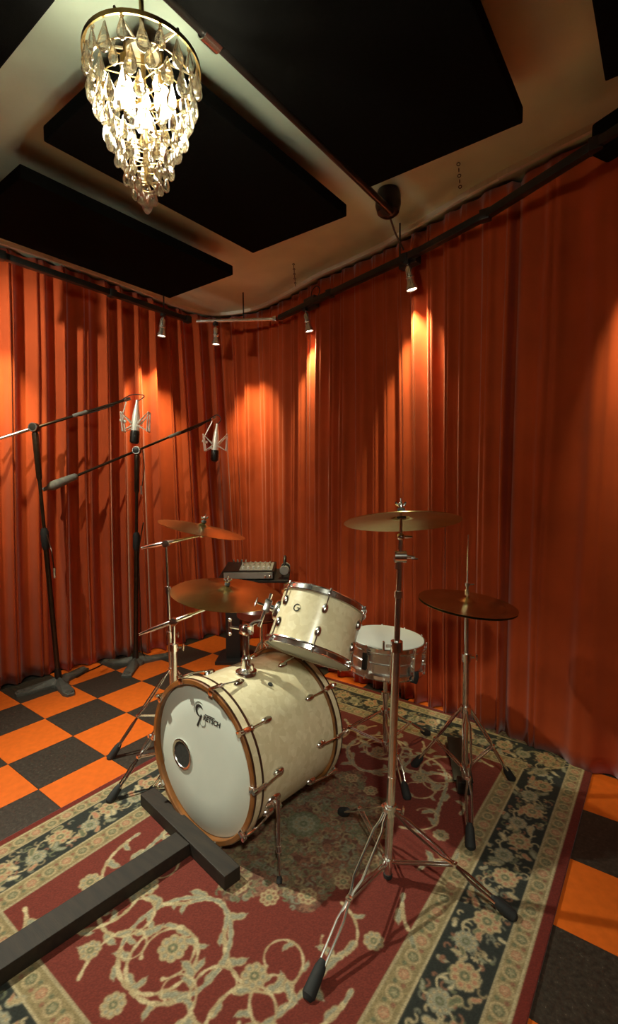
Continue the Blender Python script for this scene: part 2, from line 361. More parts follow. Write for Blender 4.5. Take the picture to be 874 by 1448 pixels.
# ------------------------------------------------------------------ rug
def make_rug():
    st = 0.003; x0, x1, y0, y1 = RUG; nx = int((x1 - x0) / st) + 1; ny = int((y1 - y0) / st) + 1
    gx = np.linspace(x0, x1, nx); gy = np.linspace(y0, y1, ny); X, Y = np.meshgrid(gx, gy)
    r = np.random.default_rng(5)
    RED = np.array((104, 45, 36.)); RED2 = np.array((98, 36, 28.)); TAN = np.array((158, 138, 104.)); GREY = np.array((132, 128, 108.)); PINK = np.array((156, 108, 84.)); NAVY = np.array((42, 44, 40.)); GOLD = np.array((128, 112, 80.)); CREAM = np.array((178, 160, 124.)); OLIVE = np.array((98, 98, 74.))
    img = np.zeros((ny, nx, 3)); cx, cy = (x0 + x1) / 2, (y0 + y1) / 2
    def disc(x, y, rad, col, a=1.0):
        i0 = max(0, int((x - rad - x0) / st)); i1 = min(nx, int((x + rad - x0) / st) + 2); j0 = max(0, int((y - rad - y0) / st)); j1 = min(ny, int((y + rad - y0) / st) + 2)
        if i1 <= i0 or j1 <= j0: return
        d = np.hypot(X[j0:j1, i0:i1] - x, Y[j0:j1, i0:i1] - y); m = np.clip((rad - d) / st + .5, 0, 1)[..., None] * a
        img[j0:j1, i0:i1] = img[j0:j1, i0:i1] * (1 - m) + np.array(col) * m
    def stroke(pts, rad, col):
        pts = np.array(pts); n = len(pts)
        for k, p in enumerate(pts):
            disc(p[0], p[1], rad[k] if hasattr(rad, '__len__') else rad, col)
    def clothoid(x, y, h, L, k0, k1, p=1.5, ds=.0025):
        out = []; n = int(L / ds)
        for i in range(n):
            out.append((x, y, h)); t = i / n; k = k0 + (k1 - k0) * t ** p; h += k * ds; x += math.cos(h) * ds; y += math.sin(h) * ds
        return out
    def leaf(x, y, h, L, w, col, edge=None):
        n = max(4, int(L / .003))
        for lay, c in ((1.0, edge if edge is not None else col), (.62, col)):
            for i in range(n):
                t = i / (n - 1); ww = w * math.sin(math.pi * (t ** .7)) * lay * (1 + .3 * math.sin(11 * t))
                disc(x + math.cos(h + .5 * t) * L * t, y + math.sin(h + .5 * t) * L * t, max(ww, .0015), c)
    def rosette(x, y, rad, n, c1, c2, c3, rot=0.):
        for k in range(n):
            t = rot + 2 * math.pi * k / n
            disc(x + math.cos(t) * rad * .62, y + math.sin(t) * rad * .62, rad * 2.1 / n + .002, c1)
        for k in range(n):
            t = rot + 2 * math.pi * k / n
            disc(x + math.cos(t) * rad * .60, y + math.sin(t) * rad * .60, rad * 1.1 / n, c2)
        disc(x, y, rad * .42, c1); disc(x, y, rad * .30, c3); disc(x, y, rad * .13, c1)
    d = np.minimum(np.minimum(X - x0, x1 - X), np.minimum(Y - y0, y1 - Y))
    B0, B1, B2, B3 = .030, .092, .247, .325
    img[:] = RED
    img[d < B3] = GOLD; img[d < B2] = NAVY; img[d < B1] = GOLD; img[d < B0] = RED2
    # field scrolls, mirrored into four quadrants
    def quad(fn):
        for sx in (1, -1):
            for sy in (1, -1): fn(lambda a, b: (cx + sx * a, cy + sy * b), sx, sy)
    hw, hh = (x1 - x0) / 2 - B3, (y1 - y0) / 2 - B3
    def scroll(a, b, h, L, k0, k1, w, col=TAN, leaves=True, p=1.5, seed=0):
        w *= .68; pts = clothoid(a, b, h, L, k0, k1, p); rr = np.random.default_rng(seed); n = len(pts)
        lv = [(i, rr.choice([-1, 1]), rr.uniform(.03, .06)) for i in range(22, n - 25, 34)]
        def go(f, sx, sy):
            for i, sd, L2 in lv:
                if not leaves: break
                q = pts[i]; e = (q[0] + math.cos(q[2] + sd * .75) * L2, q[1] + math.sin(q[2] + sd * .75) * L2)
                p0, p1 = f(q[0], q[1]), f(*e); leaf(p0[0], p0[1], math.atan2(p1[1] - p0[1], p1[0] - p0[0]), L2, L2 * .24, GREY, TAN)
            for i, q in enumerate(pts):
                if abs(q[0]) > hw - .004 or abs(q[1]) > hh - .004: continue
                t = i / n; disc(*f(q[0], q[1]), w * (1.15 - .75 * t) * (1 + .22 * math.sin(i * .45)), CREAM if i % 40 < 20 else col)
            for i, q in enumerate(pts):
                if abs(q[0]) > hw - .004 or abs(q[1]) > hh - .004: continue
                t = i / n
                if w * (1.15 - .75 * t) > .006: disc(*f(q[0], q[1]), w * (.75 - .5 * t), GREY)
            e = f(pts[-1][0], pts[-1][1]); disc(e[0], e[1], w * .95, CREAM)
        quad(go)
    scroll(.00, .42, 0.2, .95, 5.0, 15, .010, seed=1)
    scroll(.05, .44, 1.0, .62, -3.0, -24, .008, seed=2)
    scroll(.40, .30, 1.9, .75, -2.0, 22, .011, seed=3)
    scroll(.46, .40, 1.5, .55, 3.0, 26, .008, seed=4)
    scroll(.44, .06, 1.3, .45, -4.0, -26, .008, seed=5)
    scroll(.30, .76, -2.6, .50, 4.0, 26, .008, seed=6)
    scroll(.47, .79, 3.0, .42, -6, -30, .007, seed=7)
    scroll(.13, .80, -.9, .35, -4, -34, .006, seed=8)
    scroll(.30, .20, .2, .30, 5, 30, .006, seed=9)
    def ros(f, sx, sy):
        for (a, b, q) in ((.0, .60, .045), (.235, .52, .040), (.40, .62, .038), (.18, .74, .032), (.44, .25, .032), (.0, .78, .034)):
            p = f(a, b); rosette(p[0], p[1], q, 8, TAN, GREY, OLIVE, a * 9)
    quad(ros)
    # medallion of dense curls
    th = np.arctan2((Y - cy) / .36, (X - cx) / .30); inside = np.hypot((Y - cy) / .36, (X - cx) / .30) < 1 + .13 * np.cos(8 * th)
    img[inside] = np.array((92, 60, 48.))
    for k in range(1700):
        t = r.uniform(0, 2 * math.pi); rad = math.sqrt(r.uniform(0, 1)); edge = 1 + .13 * math.cos(8 * t)
        a, b = .30 * rad * edge * math.cos(t), .36 * rad * edge * math.sin(t)
        c = [TAN * .88, PINK * .8, GREY * .88, OLIVE, TAN * .7, np.array((120, 82, 66.))][r.integers(0, 6)]
        R = r.uniform(.006, .015); t0 = r.uniform(0, 6.28)
        for q in np.linspace(0, 4.6, 14): disc(cx + a + R * math.cos(t0 + q), cy + b + R * math.sin(t0 + q), .0032, c)
    for k in range(16):
        t = 2 * math.pi * k / 16; rosette(cx + .285 * math.cos(t), cy + .345 * math.sin(t), .032, 7, TAN, PINK * .8, OLIVE, t)
    rosette(cx, cy, .085, 14, OLIVE, GREY * .85, GREY); rosette(cx, cy, .05, 9, GREY, TAN * .85, OLIVE)
    # borders: run along each side
    def side(pt, L, corner):
        n = max(2, round(L / .19)); P = L / n
        vine = [(s, (B1 + B2) / 2 + .042 * math.sin(2 * math.pi * s / P)) for s in np.arange(B1, L - B1, .0022)]
        for s, dd in vine: disc(*pt(s, dd), .0026, CREAM)
        for k in range(int(L * 170)):
            s0, d0 = r.uniform(B1, L - B1), r.uniform(B1 + .012, B2 - .012); c = [TAN * .85, PINK * .8, GREY * .8, OLIVE, CREAM * .9][r.integers(0, 5)]; Rr = r.uniform(.004, .012); t0 = r.uniform(0, 6.28)
            for q in np.linspace(0, 3.6, 10): p = pt(s0 + Rr * math.cos(t0 + q), d0 + Rr * math.sin(t0 + q)); disc(p[0], p[1], .0030, c)
        for k in range(n + 1):
            for h, (big, c1, c2) in enumerate(((.044, TAN, PINK), (.038, GREY, TAN))):
                s = k * P + h * P / 2
                if not (B1 + .03 < s < L - B1 - .03): continue
                off = (B1 + B2) / 2 + (.016 if h else -.014)
                p = pt(s, off); rosette(p[0], p[1], big, 8 + 2 * h, c1, c2, OLIVE, k)
                for q in range(5):
                    a = r.uniform(0, 6.28); L2 = r.uniform(.02, .045); pp = pt(s + math.cos(a) * .062, min(B2 - .012, max(B1 + .012, off + math.sin(a) * .05)))
                    leaf(pp[0], pp[1], a + r.uniform(-1, 1), L2, L2 * .3, [TAN, PINK, GREY, OLIVE, CREAM][q % 5], [GREY, TAN, OLIVE, TAN, GREY][q % 5])
        for lo, hi in ((B0, B1), (B2, B3)):
            m = (lo + hi) / 2; nn = int(L / .056)
            for k in range(nn):
                s = (k + .5) * L / nn
                if not lo < s < L - lo: continue
                p = pt(s, m); ang = np.linspace(0, 6.28, 26)
                for t in ang: disc(p[0] + .019 * math.cos(t), p[1] + .019 * math.sin(t), .0034, TAN)
                rosette(p[0], p[1], .012, 5, [OLIVE, PINK][k % 2], TAN, CREAM)
                p = pt(s + L / nn / 2, m + .012); disc(p[0], p[1], .006, OLIVE); p = pt(s + L / nn / 2, m - .012); disc(p[0], p[1], .006, PINK * .8)
            for s in np.arange(lo, L - lo, .003):
                disc(*pt(s, lo + .004), .0036, CREAM * .93); disc(*pt(s, hi - .004), .0036, CREAM * .85)
    W_, H_ = x1 - x0, y1 - y0
    side(lambda s, q: (x0 + q, y0 + s), H_, 0); side(lambda s, q: (x1 - q, y1 - s), H_, 0)
    side(lambda s, q: (x1 - s, y0 + q), W_, 0); side(lambda s, q: (x0 + s, y1 - q), W_, 0)
    sm = (img + np.roll(img, 1, 0) + np.roll(img, -1, 0) + np.roll(img, 1, 1) + np.roll(img, -1, 1)) / 5; img = .45 * img + .55 * sm
    img *= (1 + .22 * (r.random((ny, nx, 1)) - .5)); img = np.clip(img, 0, 255) / 255
    lin = np.where(img <= .04045, img / 12.92, ((img + .055) / 1.055) ** 2.4)
    z = 0.009 + .0006 * r.random((ny, nx))
    co = np.stack([X, Y, z], -1).reshape(-1, 3)
    idx = np.arange(nx * ny).reshape(ny, nx); f = np.stack([idx[:-1, :-1], idx[:-1, 1:], idx[1:, 1:], idx[1:, :-1]], -1).reshape(-1, 4)
    # skirt
    loop = np.concatenate([idx[0, :], idx[1:, -1], idx[-1, -2::-1], idx[-2:0:-1, 0]]); nb = len(loop)
    low = co[loop].copy(); low[:, 2] = 0.0005; base = len(co); co = np.vstack([co, low]); ar = np.arange(nb); nxt = (ar + 1) % nb
    f = np.vstack([f, np.stack([loop, base + ar, base + nxt, loop[nxt]], 1)])
    lin = np.vstack([lin.reshape(-1, 3), np.tile(np.array(srgb(90, 28, 22)), (nb, 1))])
    me = bpy.data.meshes.new('oriental_rug'); me.vertices.add(len(co)); me.vertices.foreach_set('co', co.ravel())
    me.loops.add(f.size); me.loops.foreach_set('vertex_index', f.ravel().astype(np.int32)); me.polygons.add(len(f)); me.polygons.foreach_set('loop_start', np.arange(0, f.size, 4, dtype=np.int32))
    me.update(calc_edges=True)
    ca = me.color_attributes.new('weave', 'FLOAT_COLOR', 'POINT'); ca.data.foreach_set('color', np.column_stack([lin, np.ones(len(lin))]).ravel().astype(np.float32))
    m = mat('woven_rug', (.3, .1, .08), 0.9, bump=0.3, bscale=700, spec=0.15, sheen=0.15); nt = m.node_tree
    at = nt.nodes.new('ShaderNodeVertexColor'); at.layer_name = 'weave'; nt.links.new(at.outputs['Color'], nt.nodes['Principled BSDF'].inputs['Base Color'])
    me.materials.append(m); o = bpy.data.objects.new('oriental_rug', me); COL.objects.link(o)
    tag(o, 'red oriental rug with scrolling vines and dark flowered border under the drum kit', 'rug')
make_rug()
ZR = 0.010   # top of the rug

# ================================================================== CEILING THINGS
def panel(label, xa, xb, ya, yb, zb=2.53, th=.055, rot=0.0):
    c = ((xa + xb) / 2, (ya + yb) / 2, zb)
    t = thing('acoustic_panel', label, 'acoustic panel', c, 'black acoustic panels hung under the ceiling')
    build(MB().box((c[0], c[1], zb + th / 2), (xb - xa, yb - ya, th), bevel=.006), 'panel_body', 'fabric_black', t, smooth=0)
    for x in (xa + .20, xb - .20):
        for y in (ya + .25, yb - .40):
            build(MB().tube([(x, y, zb + th - .002), (x, y, CEIL)], .003, 6), 'hanging_wire', 'black_metal', t)
    t.rotation_euler.z = rot
panel('large black acoustic panel hung over the crash cymbal, beside the ceiling pipe', 1.36, 1.965, -.56, .67)
panel('black acoustic panel hung directly behind the crystal chandelier', .565, 1.165, -.29, .80)
panel('black acoustic panel hung over the microphone stands, next to the left-hand curtain', -.325, .28, -.25, .93)
panel('black acoustic panel on the near side of the chandelier, only its corner showing', .56, 1.12, -1.73, -.51)
panel('black acoustic panel above the outer end of the lamp track, by the smooth curtain', 2.21, 2.81, -.60, .64)

# ceiling pipe with round canopy
pipe = thing('ceiling_pipe', 'black conduit pipe with round canopy running beside the large ceiling panel', 'pipe', (1.29, .2, CEIL))
build(MB().tube([(1.330, -.75, 2.565), (1.300, .98, 2.585)], .016, 12), 'pipe_run', 'black_metal', pipe)
build(MB().lathe([(.021, -.03), (.024, -.03), (.024, .03), (.021, .03)], (1.320, -.17, 2.572), (0, 1, 0), 16, closed=True), 'pipe_coupling', 'chrome_worn', pipe)
build(MB().lathe([(.0, -.125), (.03, -.122), (.052, -.105), (.062, -.07), (.060, -.03), (.05, 0)], (1.275, 1.00, CEIL), (0, 0, 1), 24), 'canopy', 'black_metal', pipe)
for y in (-.6, .4): build(MB().tube([(1.315, y, 2.575), (1.315, y, CEIL)], .006, 8), 'hanger', 'black_metal', pipe)
build(MB().tube([(1.275, 1.00, 2.60), (1.25, 1.12, 2.56), (1.235, 1.25, 2.525)], .005, 8), 'drop_rod', 'black_metal', pipe)

# chains from the panels
def chain(label, a, b):
    t = thing('hanging_chain', label, 'chain', a, 'thin chains by the ceiling panels'); a, b = V(a), V(b); L = (b - a).length; n = int(L / .022)
    for k in range(n):
        p = lerp(a, b, (k + .5) / n); x, y, z = frame(b - a); ax = x if k % 2 else y
        build(MB().lathe([(.007 + .0018 * math.cos(q), .0018 * math.sin(q)) for q in np.linspace(0, 6.283, 6, endpoint=False)], p, ax, 10, closed=True), 'link', 'black_metal', t)
chain('thin black chain between the large ceiling panel and the curtain top', on_z(648, 228, CEIL - .002), on_z(651, 268, CEIL - .06))
chain('thin black chain beyond the panel behind the chandelier, near the curtain top', on_z(415, 372, CEIL - .002), on_z(418, 405, CEIL - .06))

# lamp tracks
ZT = 2.5
def track(label, pts, m='black_metal', w=.034, cat='lamp track', name='lamp_track', round_=False, hangers=()):
    t = thing(name, label, cat, (pts[0][0], pts[0][1], CEIL), 'lamp tracks in front of the curtains')
    for i in range(len(pts) - 1):
        a, b = V((*pts[i], ZT)), V((*pts[i + 1], ZT))
        if round_: build(MB().tube([a, b], w / 2, 12), 'tube', m, t)
        else:
            build(MB().beam(a, b, w, w, .003), 'track_bar', m, t)
            dv = (b - a).normalized(); sd = V((dv.y, -dv.x, 0)) * (w / 2 + .006)
            build(MB().tube([a + sd - V((0, 0, .006)), b + sd - V((0, 0, .006))], .006, 8), 'conduit', 'chrome_worn', t)
        build(MB().box(a, (w * 1.35, w * 1.35, w * 1.35), bevel=.004), 'joint', m, t)
    for h in hangers:
        p = lerp((*pts[0], ZT), (*pts[-1], ZT), h); build(MB().tube([p, (p.x, p.y, CEIL)], .005, 8), 'hanger', 'black_metal', t)
    return t
track('long black lamp track in front of the smooth curtain at the right-hand side', [(2.62, .66), (2.16, .90), (1.70, 1.13), (1.25, 1.295)], hangers=(.12,))
track('black lamp track above the crash cymbal side of the narrow-fold curtain', [(1.22, 1.30), (.62, 1.46), (.06, 1.615)], hangers=(.03,))
track('chrome tube bridging the two black tracks across the curtained corner', [(.02, 1.615), (-.48, 1.29)], 'chrome_worn', .026, round_=True, hangers=(.4,))
track('black lamp track above the microphone stands along the deep-fold curtain', [(-.50, 1.22), (-.475, .6), (-.455, -.05), (-.44, -.9)], hangers=(.1, .8))
# small black boxes clamped on the tracks
for p, lab in (((1.235, 1.33, 2.50), 'black junction box on the lamp track under the round canopy'), ((.40, 1.555, 2.515), 'black junction box on the lamp track near the corner')):
    o = build(MB().box(p, (.12, .05, .075), Matrix.Rotation(-.28, 3, 'Z'), .006), 'junction_box', 'black', None, 0); tag(o, lab, 'junction box')
o = build(MB().box((2.235, .92, 2.53), (.16, .10, .11), Matrix.Rotation(-.46, 3, 'Z'), .01), 'junction_box', 'fabric_black', None, 0); tag(o, 'large black box on the lamp track by the smooth curtain', 'junction box')

def spot(label, top, mouth, aim, watts=SPOT_WATTS, size=62, colour=SPOT_COLOUR, soft=.02, blend=.9):
    top, mouth = V(top), V(mouth)
    t = thing('track_spotlight', label, 'spotlight', top, 'silver track spotlights')
    d = (mouth - top).normalized()
    build(MB().box(top + V((0, 0, -.005)), (.03, .03, .03), bevel=.004), 'track_adapter', 'black', t, 0)
    k = top + d * .035
    build(MB().tube([top, k], .006, 8), 'stem', 'chrome_worn', t)
    build(MB().ball(k, .011, 10), 'knuckle', 'chrome_worn', t)
    build(MB().lathe([(.0, 0), (.014, .002), (.019, .012), (.020, .05), (.024, .055), (.024, .062), (.020, .066), (.022, .088), (.032, .112), (.032, .122), (.028, .122), (.024, .106), (0, .104)], k, d, 20), 'lamp_barrel', 'silver', t)
    build(MB().lathe([(0, .116), (.014, .118), (.0262, .115), (.0245, .108), (0, .108)], k, d, 20), 'lamp_lens', 'lens', t)
    ld = bpy.data.lights.new('spot_beam', 'SPOT'); ld.energy = watts; ld.color = colour; ld.spot_size = R_(size); ld.spot_blend = blend; ld.shadow_soft_size = soft
    lo = bpy.data.objects.new('spot_beam', ld); COL.objects.link(lo); lo.parent = t
    pos = k + d * .128; lo.location = pos - top
    dirv = V(aim) - pos; lo.rotation_euler = dirv.to_track_quat('-Z', 'Y').to_euler()
SPOTS = [((1.235, 1.295, 2.485), (1.255, 1.315, 2.34), (1.29, 1.44, 1.75), 'silver spotlight under the round canopy, shining on the curtain behind the crash cymbal'),
         ((.36, 1.535, 2.485), (.375, 1.56, 2.34), (.41, 1.63, 1.75), 'silver spotlight on the track between the corner and the round canopy'),
         ((-.36, 1.37, 2.485), (-.365, 1.375, 2.335), (-.30, 1.74, 1.75), 'silver spotlight hanging from the chrome tube in the corner'),
         ((-.495, 1.0, 2.485), (-.51, .995, 2.34), (-.76, 1.04, 1.75), 'silver spotlight at the corner end of the track above the microphones'),
         ((-.452, -.13, 2.485), (-.467, -.13, 2.34), (-.86, -.03, 1.75), 'silver spotlight farthest out on the track above the microphones'),
         ((2.305, .825, 2.485), (2.335, .855, 2.34), (2.45, 1.12, 1.80), 'silver spotlight on the track in front of the smooth curtain')]
for a, b, c, l in SPOTS: spot(l, a, b, c)
track('short black lamp track over the open floor before the rug', [(-.34, -.62), (.18, -.62)], hangers=(.1, .9))
spot('floodlight on the short track, aimed at the bass drum and rug', (-.06, -.62, 2.485), (-.02, -.58, 2.345), (.72, -.10, .15), KEY_WATTS, 78, KEY_COLOUR, .025, 1.0)
spot('floodlight on the short track, aimed at the curtain behind the microphones', (-.24, -.62, 2.485), (-.27, -.56, 2.345), (-.85, .55, 1.55), WASH_WATTS, 120, KEY_COLOUR, .02, .8)
track('added unseen black lamp track for the fill lamp, opposite the deep-fold curtain', [(2.95, -2.2), (2.95, -1.3)], hangers=(.1, .9))  # track made up to carry the fill lamp, out of view
spot('added unseen fill floodlight opposite the deep-fold curtain', (2.95, -1.7, 2.485), (2.91, -1.66, 2.345), (1.45, .0, .2), FILL_WATTS, 60, KEY_COLOUR, .10, 1.0)  # unseen lamp added as soft fill to brighten the kit
def cable_loop(label, p, s):
    pts = [V(p) + V((math.cos(t) * s, math.sin(t) * s * .3, math.sin(t) * s * 1.3 + .02)) for t in np.linspace(-.6, 3.9, 20)]
    tag(build(MB().tube(pts, .003, 6), 'cable_loop', 'cable'), label, 'cable')
cable_loop('small loop of black cable above the lamp track near the corner', (.43, 1.56, 2.56), .035)

# ------------------------------------------------------------------ chandelier
CH = V((1.318, -.398, 0))
def chandelier():
    zt = 2.358
    t = thing('crystal_chandelier', 'tapering crystal chandelier of glass teardrop tiers with an aged brass rim, lit', 'chandelier', (CH.x, CH.y, CEIL))
    build(MB().lathe([(.0, -.05), (.05, -.045), (.06, -.02), (.062, 0)], (CH.x, CH.y, CEIL), (0, 0, 1), 24), 'ceiling_canopy', 'black_metal', t)
    build(MB().tube([(CH.x, CH.y, CEIL - .04), (CH.x, CH.y, 2.06)], .006, 8), 'stem', 'brass_old', t)
    build(MB().lathe([(.138, 0), (.142, 0), (.142, .011), (.138, .011)], (CH.x, CH.y, zt - .012), (0, 0, 1), 48, closed=True), 'rim', 'brass_old', t)
    tp_ = MB().lathe([(0, .025), (.040, .025), (.044, .020), (.040, .015), (0, .015)], (CH.x, CH.y, zt), (0, 0, 1), 24)
    for q in range(6):
        a = q * math.pi / 3; tp_.tube([(CH.x + .04 * math.cos(a), CH.y + .04 * math.sin(a), zt + .02), (CH.x + .139 * math.cos(a), CH.y + .139 * math.sin(a), zt + .004)], .0035, 6)
    build(tp_, 'top_spider', 'bronze_dark', t)
    tiers = [(.134, 2.388, 20, 1.12), (.124, 2.337, 19, 1.08), (.110, 2.290, 18, 1.0), (.096, 2.246, 17, .92), (.081, 2.204, 15, .88), (.066, 2.164, 13, .82), (.051, 2.126, 10, .78), (.036, 2.090, 8, .74), (.020, 2.056, 5, .7)]
    drop = MB().lathe([(.0, 0), (.0025, -.004), (.006, -.016), (.0125, -.034), (.0150, -.044), (.0125, -.054), (.006, -.060), (0, -.0615)], n=8).mesh('crystal', smooth=0); drop.materials.append(M['crystal'])
    bead = MB().ball((0, 0, -.005), .006, 8).mesh('bead', smooth=30); bead.materials.append(M['crystal'])
    tiers = [(r, 2.0 + (z - 2.0) * .905, n, s) for r, z, n, s in tiers]; k = 0
    for r, z, n, s in tiers:
        fr = build(MB().ring((CH.x, CH.y, z + .006), (0, 0, 1), r, .0015, 36, 6), 'tier_ring', 'brass_old', t)
        for q in range(3):
            a = q * 2.094; build(MB().tube([(CH.x, CH.y, z + .012), (CH.x + r * math.cos(a), CH.y + r * math.sin(a), z + .006)], .0015, 5), 'ring_arm', 'brass_old', fr)
        for i in range(n):
            a = 2 * math.pi * (i + .5 * (k % 2)) / n
            o = bpy.data.objects.new('crystal', drop); COL.objects.link(o); o.parent = t
            o.location = (r * math.cos(a), r * math.sin(a), z - CEIL - (.0 if i % 2 else .006)); ss = s * (1.0 if i % 2 == 0 else .8)
            o.scale = (ss * (.9 + .2 * random.random()), ss * .75, ss); o.rotation_euler = (random.uniform(-.05, .05), random.uniform(-.05, .05), a + math.pi / 2)
            if i % 2:
                b = bpy.data.objects.new('bead', bead); COL.objects.link(b); b.parent = t; b.location = (r * math.cos(a), r * math.sin(a), z - CEIL + .004)
        k += 1
    o = bpy.data.objects.new('crystal', drop); COL.objects.link(o); o.parent = t; o.location = (0, 0, 2.05 - CEIL); o.scale = (.9, .9, .9)
    for q in range(3):
        a = q * 2.094 + .5; p = V((CH.x + .052 * math.cos(a), CH.y + .050 * math.sin(a), 2.265))
        h = build(MB().lathe([(.011, .02), (.012, .055), (.012, .075), (.006, .08)], p, (0, 0, 1), 12), 'lamp_holder', 'brass_old', t)
        build(MB().tube([p + V((0, 0, .078)), p + V((0, 0, .108))], .004, 6), 'holder_rod', 'brass_old', h)
        build(MB().lathe([(0, -.045), (.012, -.040), (.019, -.025), (.022, -.008), (.018, .008), (.011, .022), (.010, .03), (0, .03)], p, (0, 0, 1), 16), 'bulb', 'bulb', t)
chandelier()

# ================================================================== DRUM KIT
def quat_axis(n, hint):
    n = V(n).normalized(); h = V(hint); x = h - n * h.dot(n); x.normalize(); y = n.cross(x); return quat_from(x, y, n)
def lug(mb, p, out, along, L=.03, w=.013, h=.012):
    """oval lug casting standing on a shell at p"""
    mb.ball(V(p) + V(out) * h * .3, 1.0, 14, (w, L, h) if False else (1, 1, 1)) if False else None
    o = V(out).normalized(); a = V(along).normalized(); s = a.cross(o); n, m = 14, 7; vs = []; fs = []
    for i in range(m):
        q = math.pi / 2 * i / (m - 1); cr = math.cos(q) ** .6 if i < m - 1 else 0.02; z = math.sin(q) * h
        for k in range(n):
            t = 2 * math.pi * k / n; vs.append(V(p) - o * .003 + o * z + s * (w * cr * math.cos(t)) + a * (L / 2 * cr * math.sin(t)))
    for i in range(m - 1):
        for k in range(n): fs.append((i * n + k, i * n + (k + 1) % n, (i + 1) * n + (k + 1) % n, (i + 1) * n + k))
    fs.append(tuple((m - 1) * n + k for k in range(n))); fs.append(tuple(range(n - 1, -1, -1)))
    return mb.add(vs, fs)
def text_mesh(s, size, name, m, parent, loc, shear=0.0, thick=.0006, bold=0.0):
    cu = bpy.data.curves.new(name, 'FONT'); cu.body = s; cu.size = size; cu.extrude = thick; cu.shear = shear; cu.offset = bold
    ob = bpy.data.objects.new(name + '_tmp', cu); COL.objects.link(ob)
    dg = bpy.context.evaluated_depsgraph_get(); dg.update(); me = bpy.data.meshes.new_from_object(ob.evaluated_get(dg)); bpy.data.objects.remove(ob)
    me.name = name; me.materials.clear(); me.materials.append(M[m]); o = bpy.data.objects.new(name, me); COL.objects.link(o); o.parent = parent; o.location = loc; ORIGIN[o.name] = V((0, 0, 0)); return o
def arc(cx, cy, r, a0, a1, w0, w1, z, n=28):
    """flat printed crescent stroke"""
    mb = MB(); vs = []
    for k in range(n + 1):
        t = k / n; a = R_(a0 + (a1 - a0) * t); w = w0 + (w1 - w0) * math.sin(math.pi * t)
        for q in (-.5, .5): vs.append((cx + (r + q * w) * math.cos(a), cy + (r + q * w) * math.sin(a), z))
    top = [(x, y, zz + .0006) for x, y, zz in vs]; N = len(vs)
    fs = [(2 * k, 2 * k + 1, 2 * k + 3, 2 * k + 2) for k in range(n)] + [(N + 2 * k, N + 2 * k + 2, N + 2 * k + 3, N + 2 * k + 1) for k in range(n)]
    fs += [(2 * k, 2 * k + 2, N + 2 * k + 2, N + 2 * k) for k in range(n)] + [(2 * k + 1, N + 2 * k + 1, N + 2 * k + 3, 2 * k + 3) for k in range(n)]
    return mb.add(vs + top, fs)

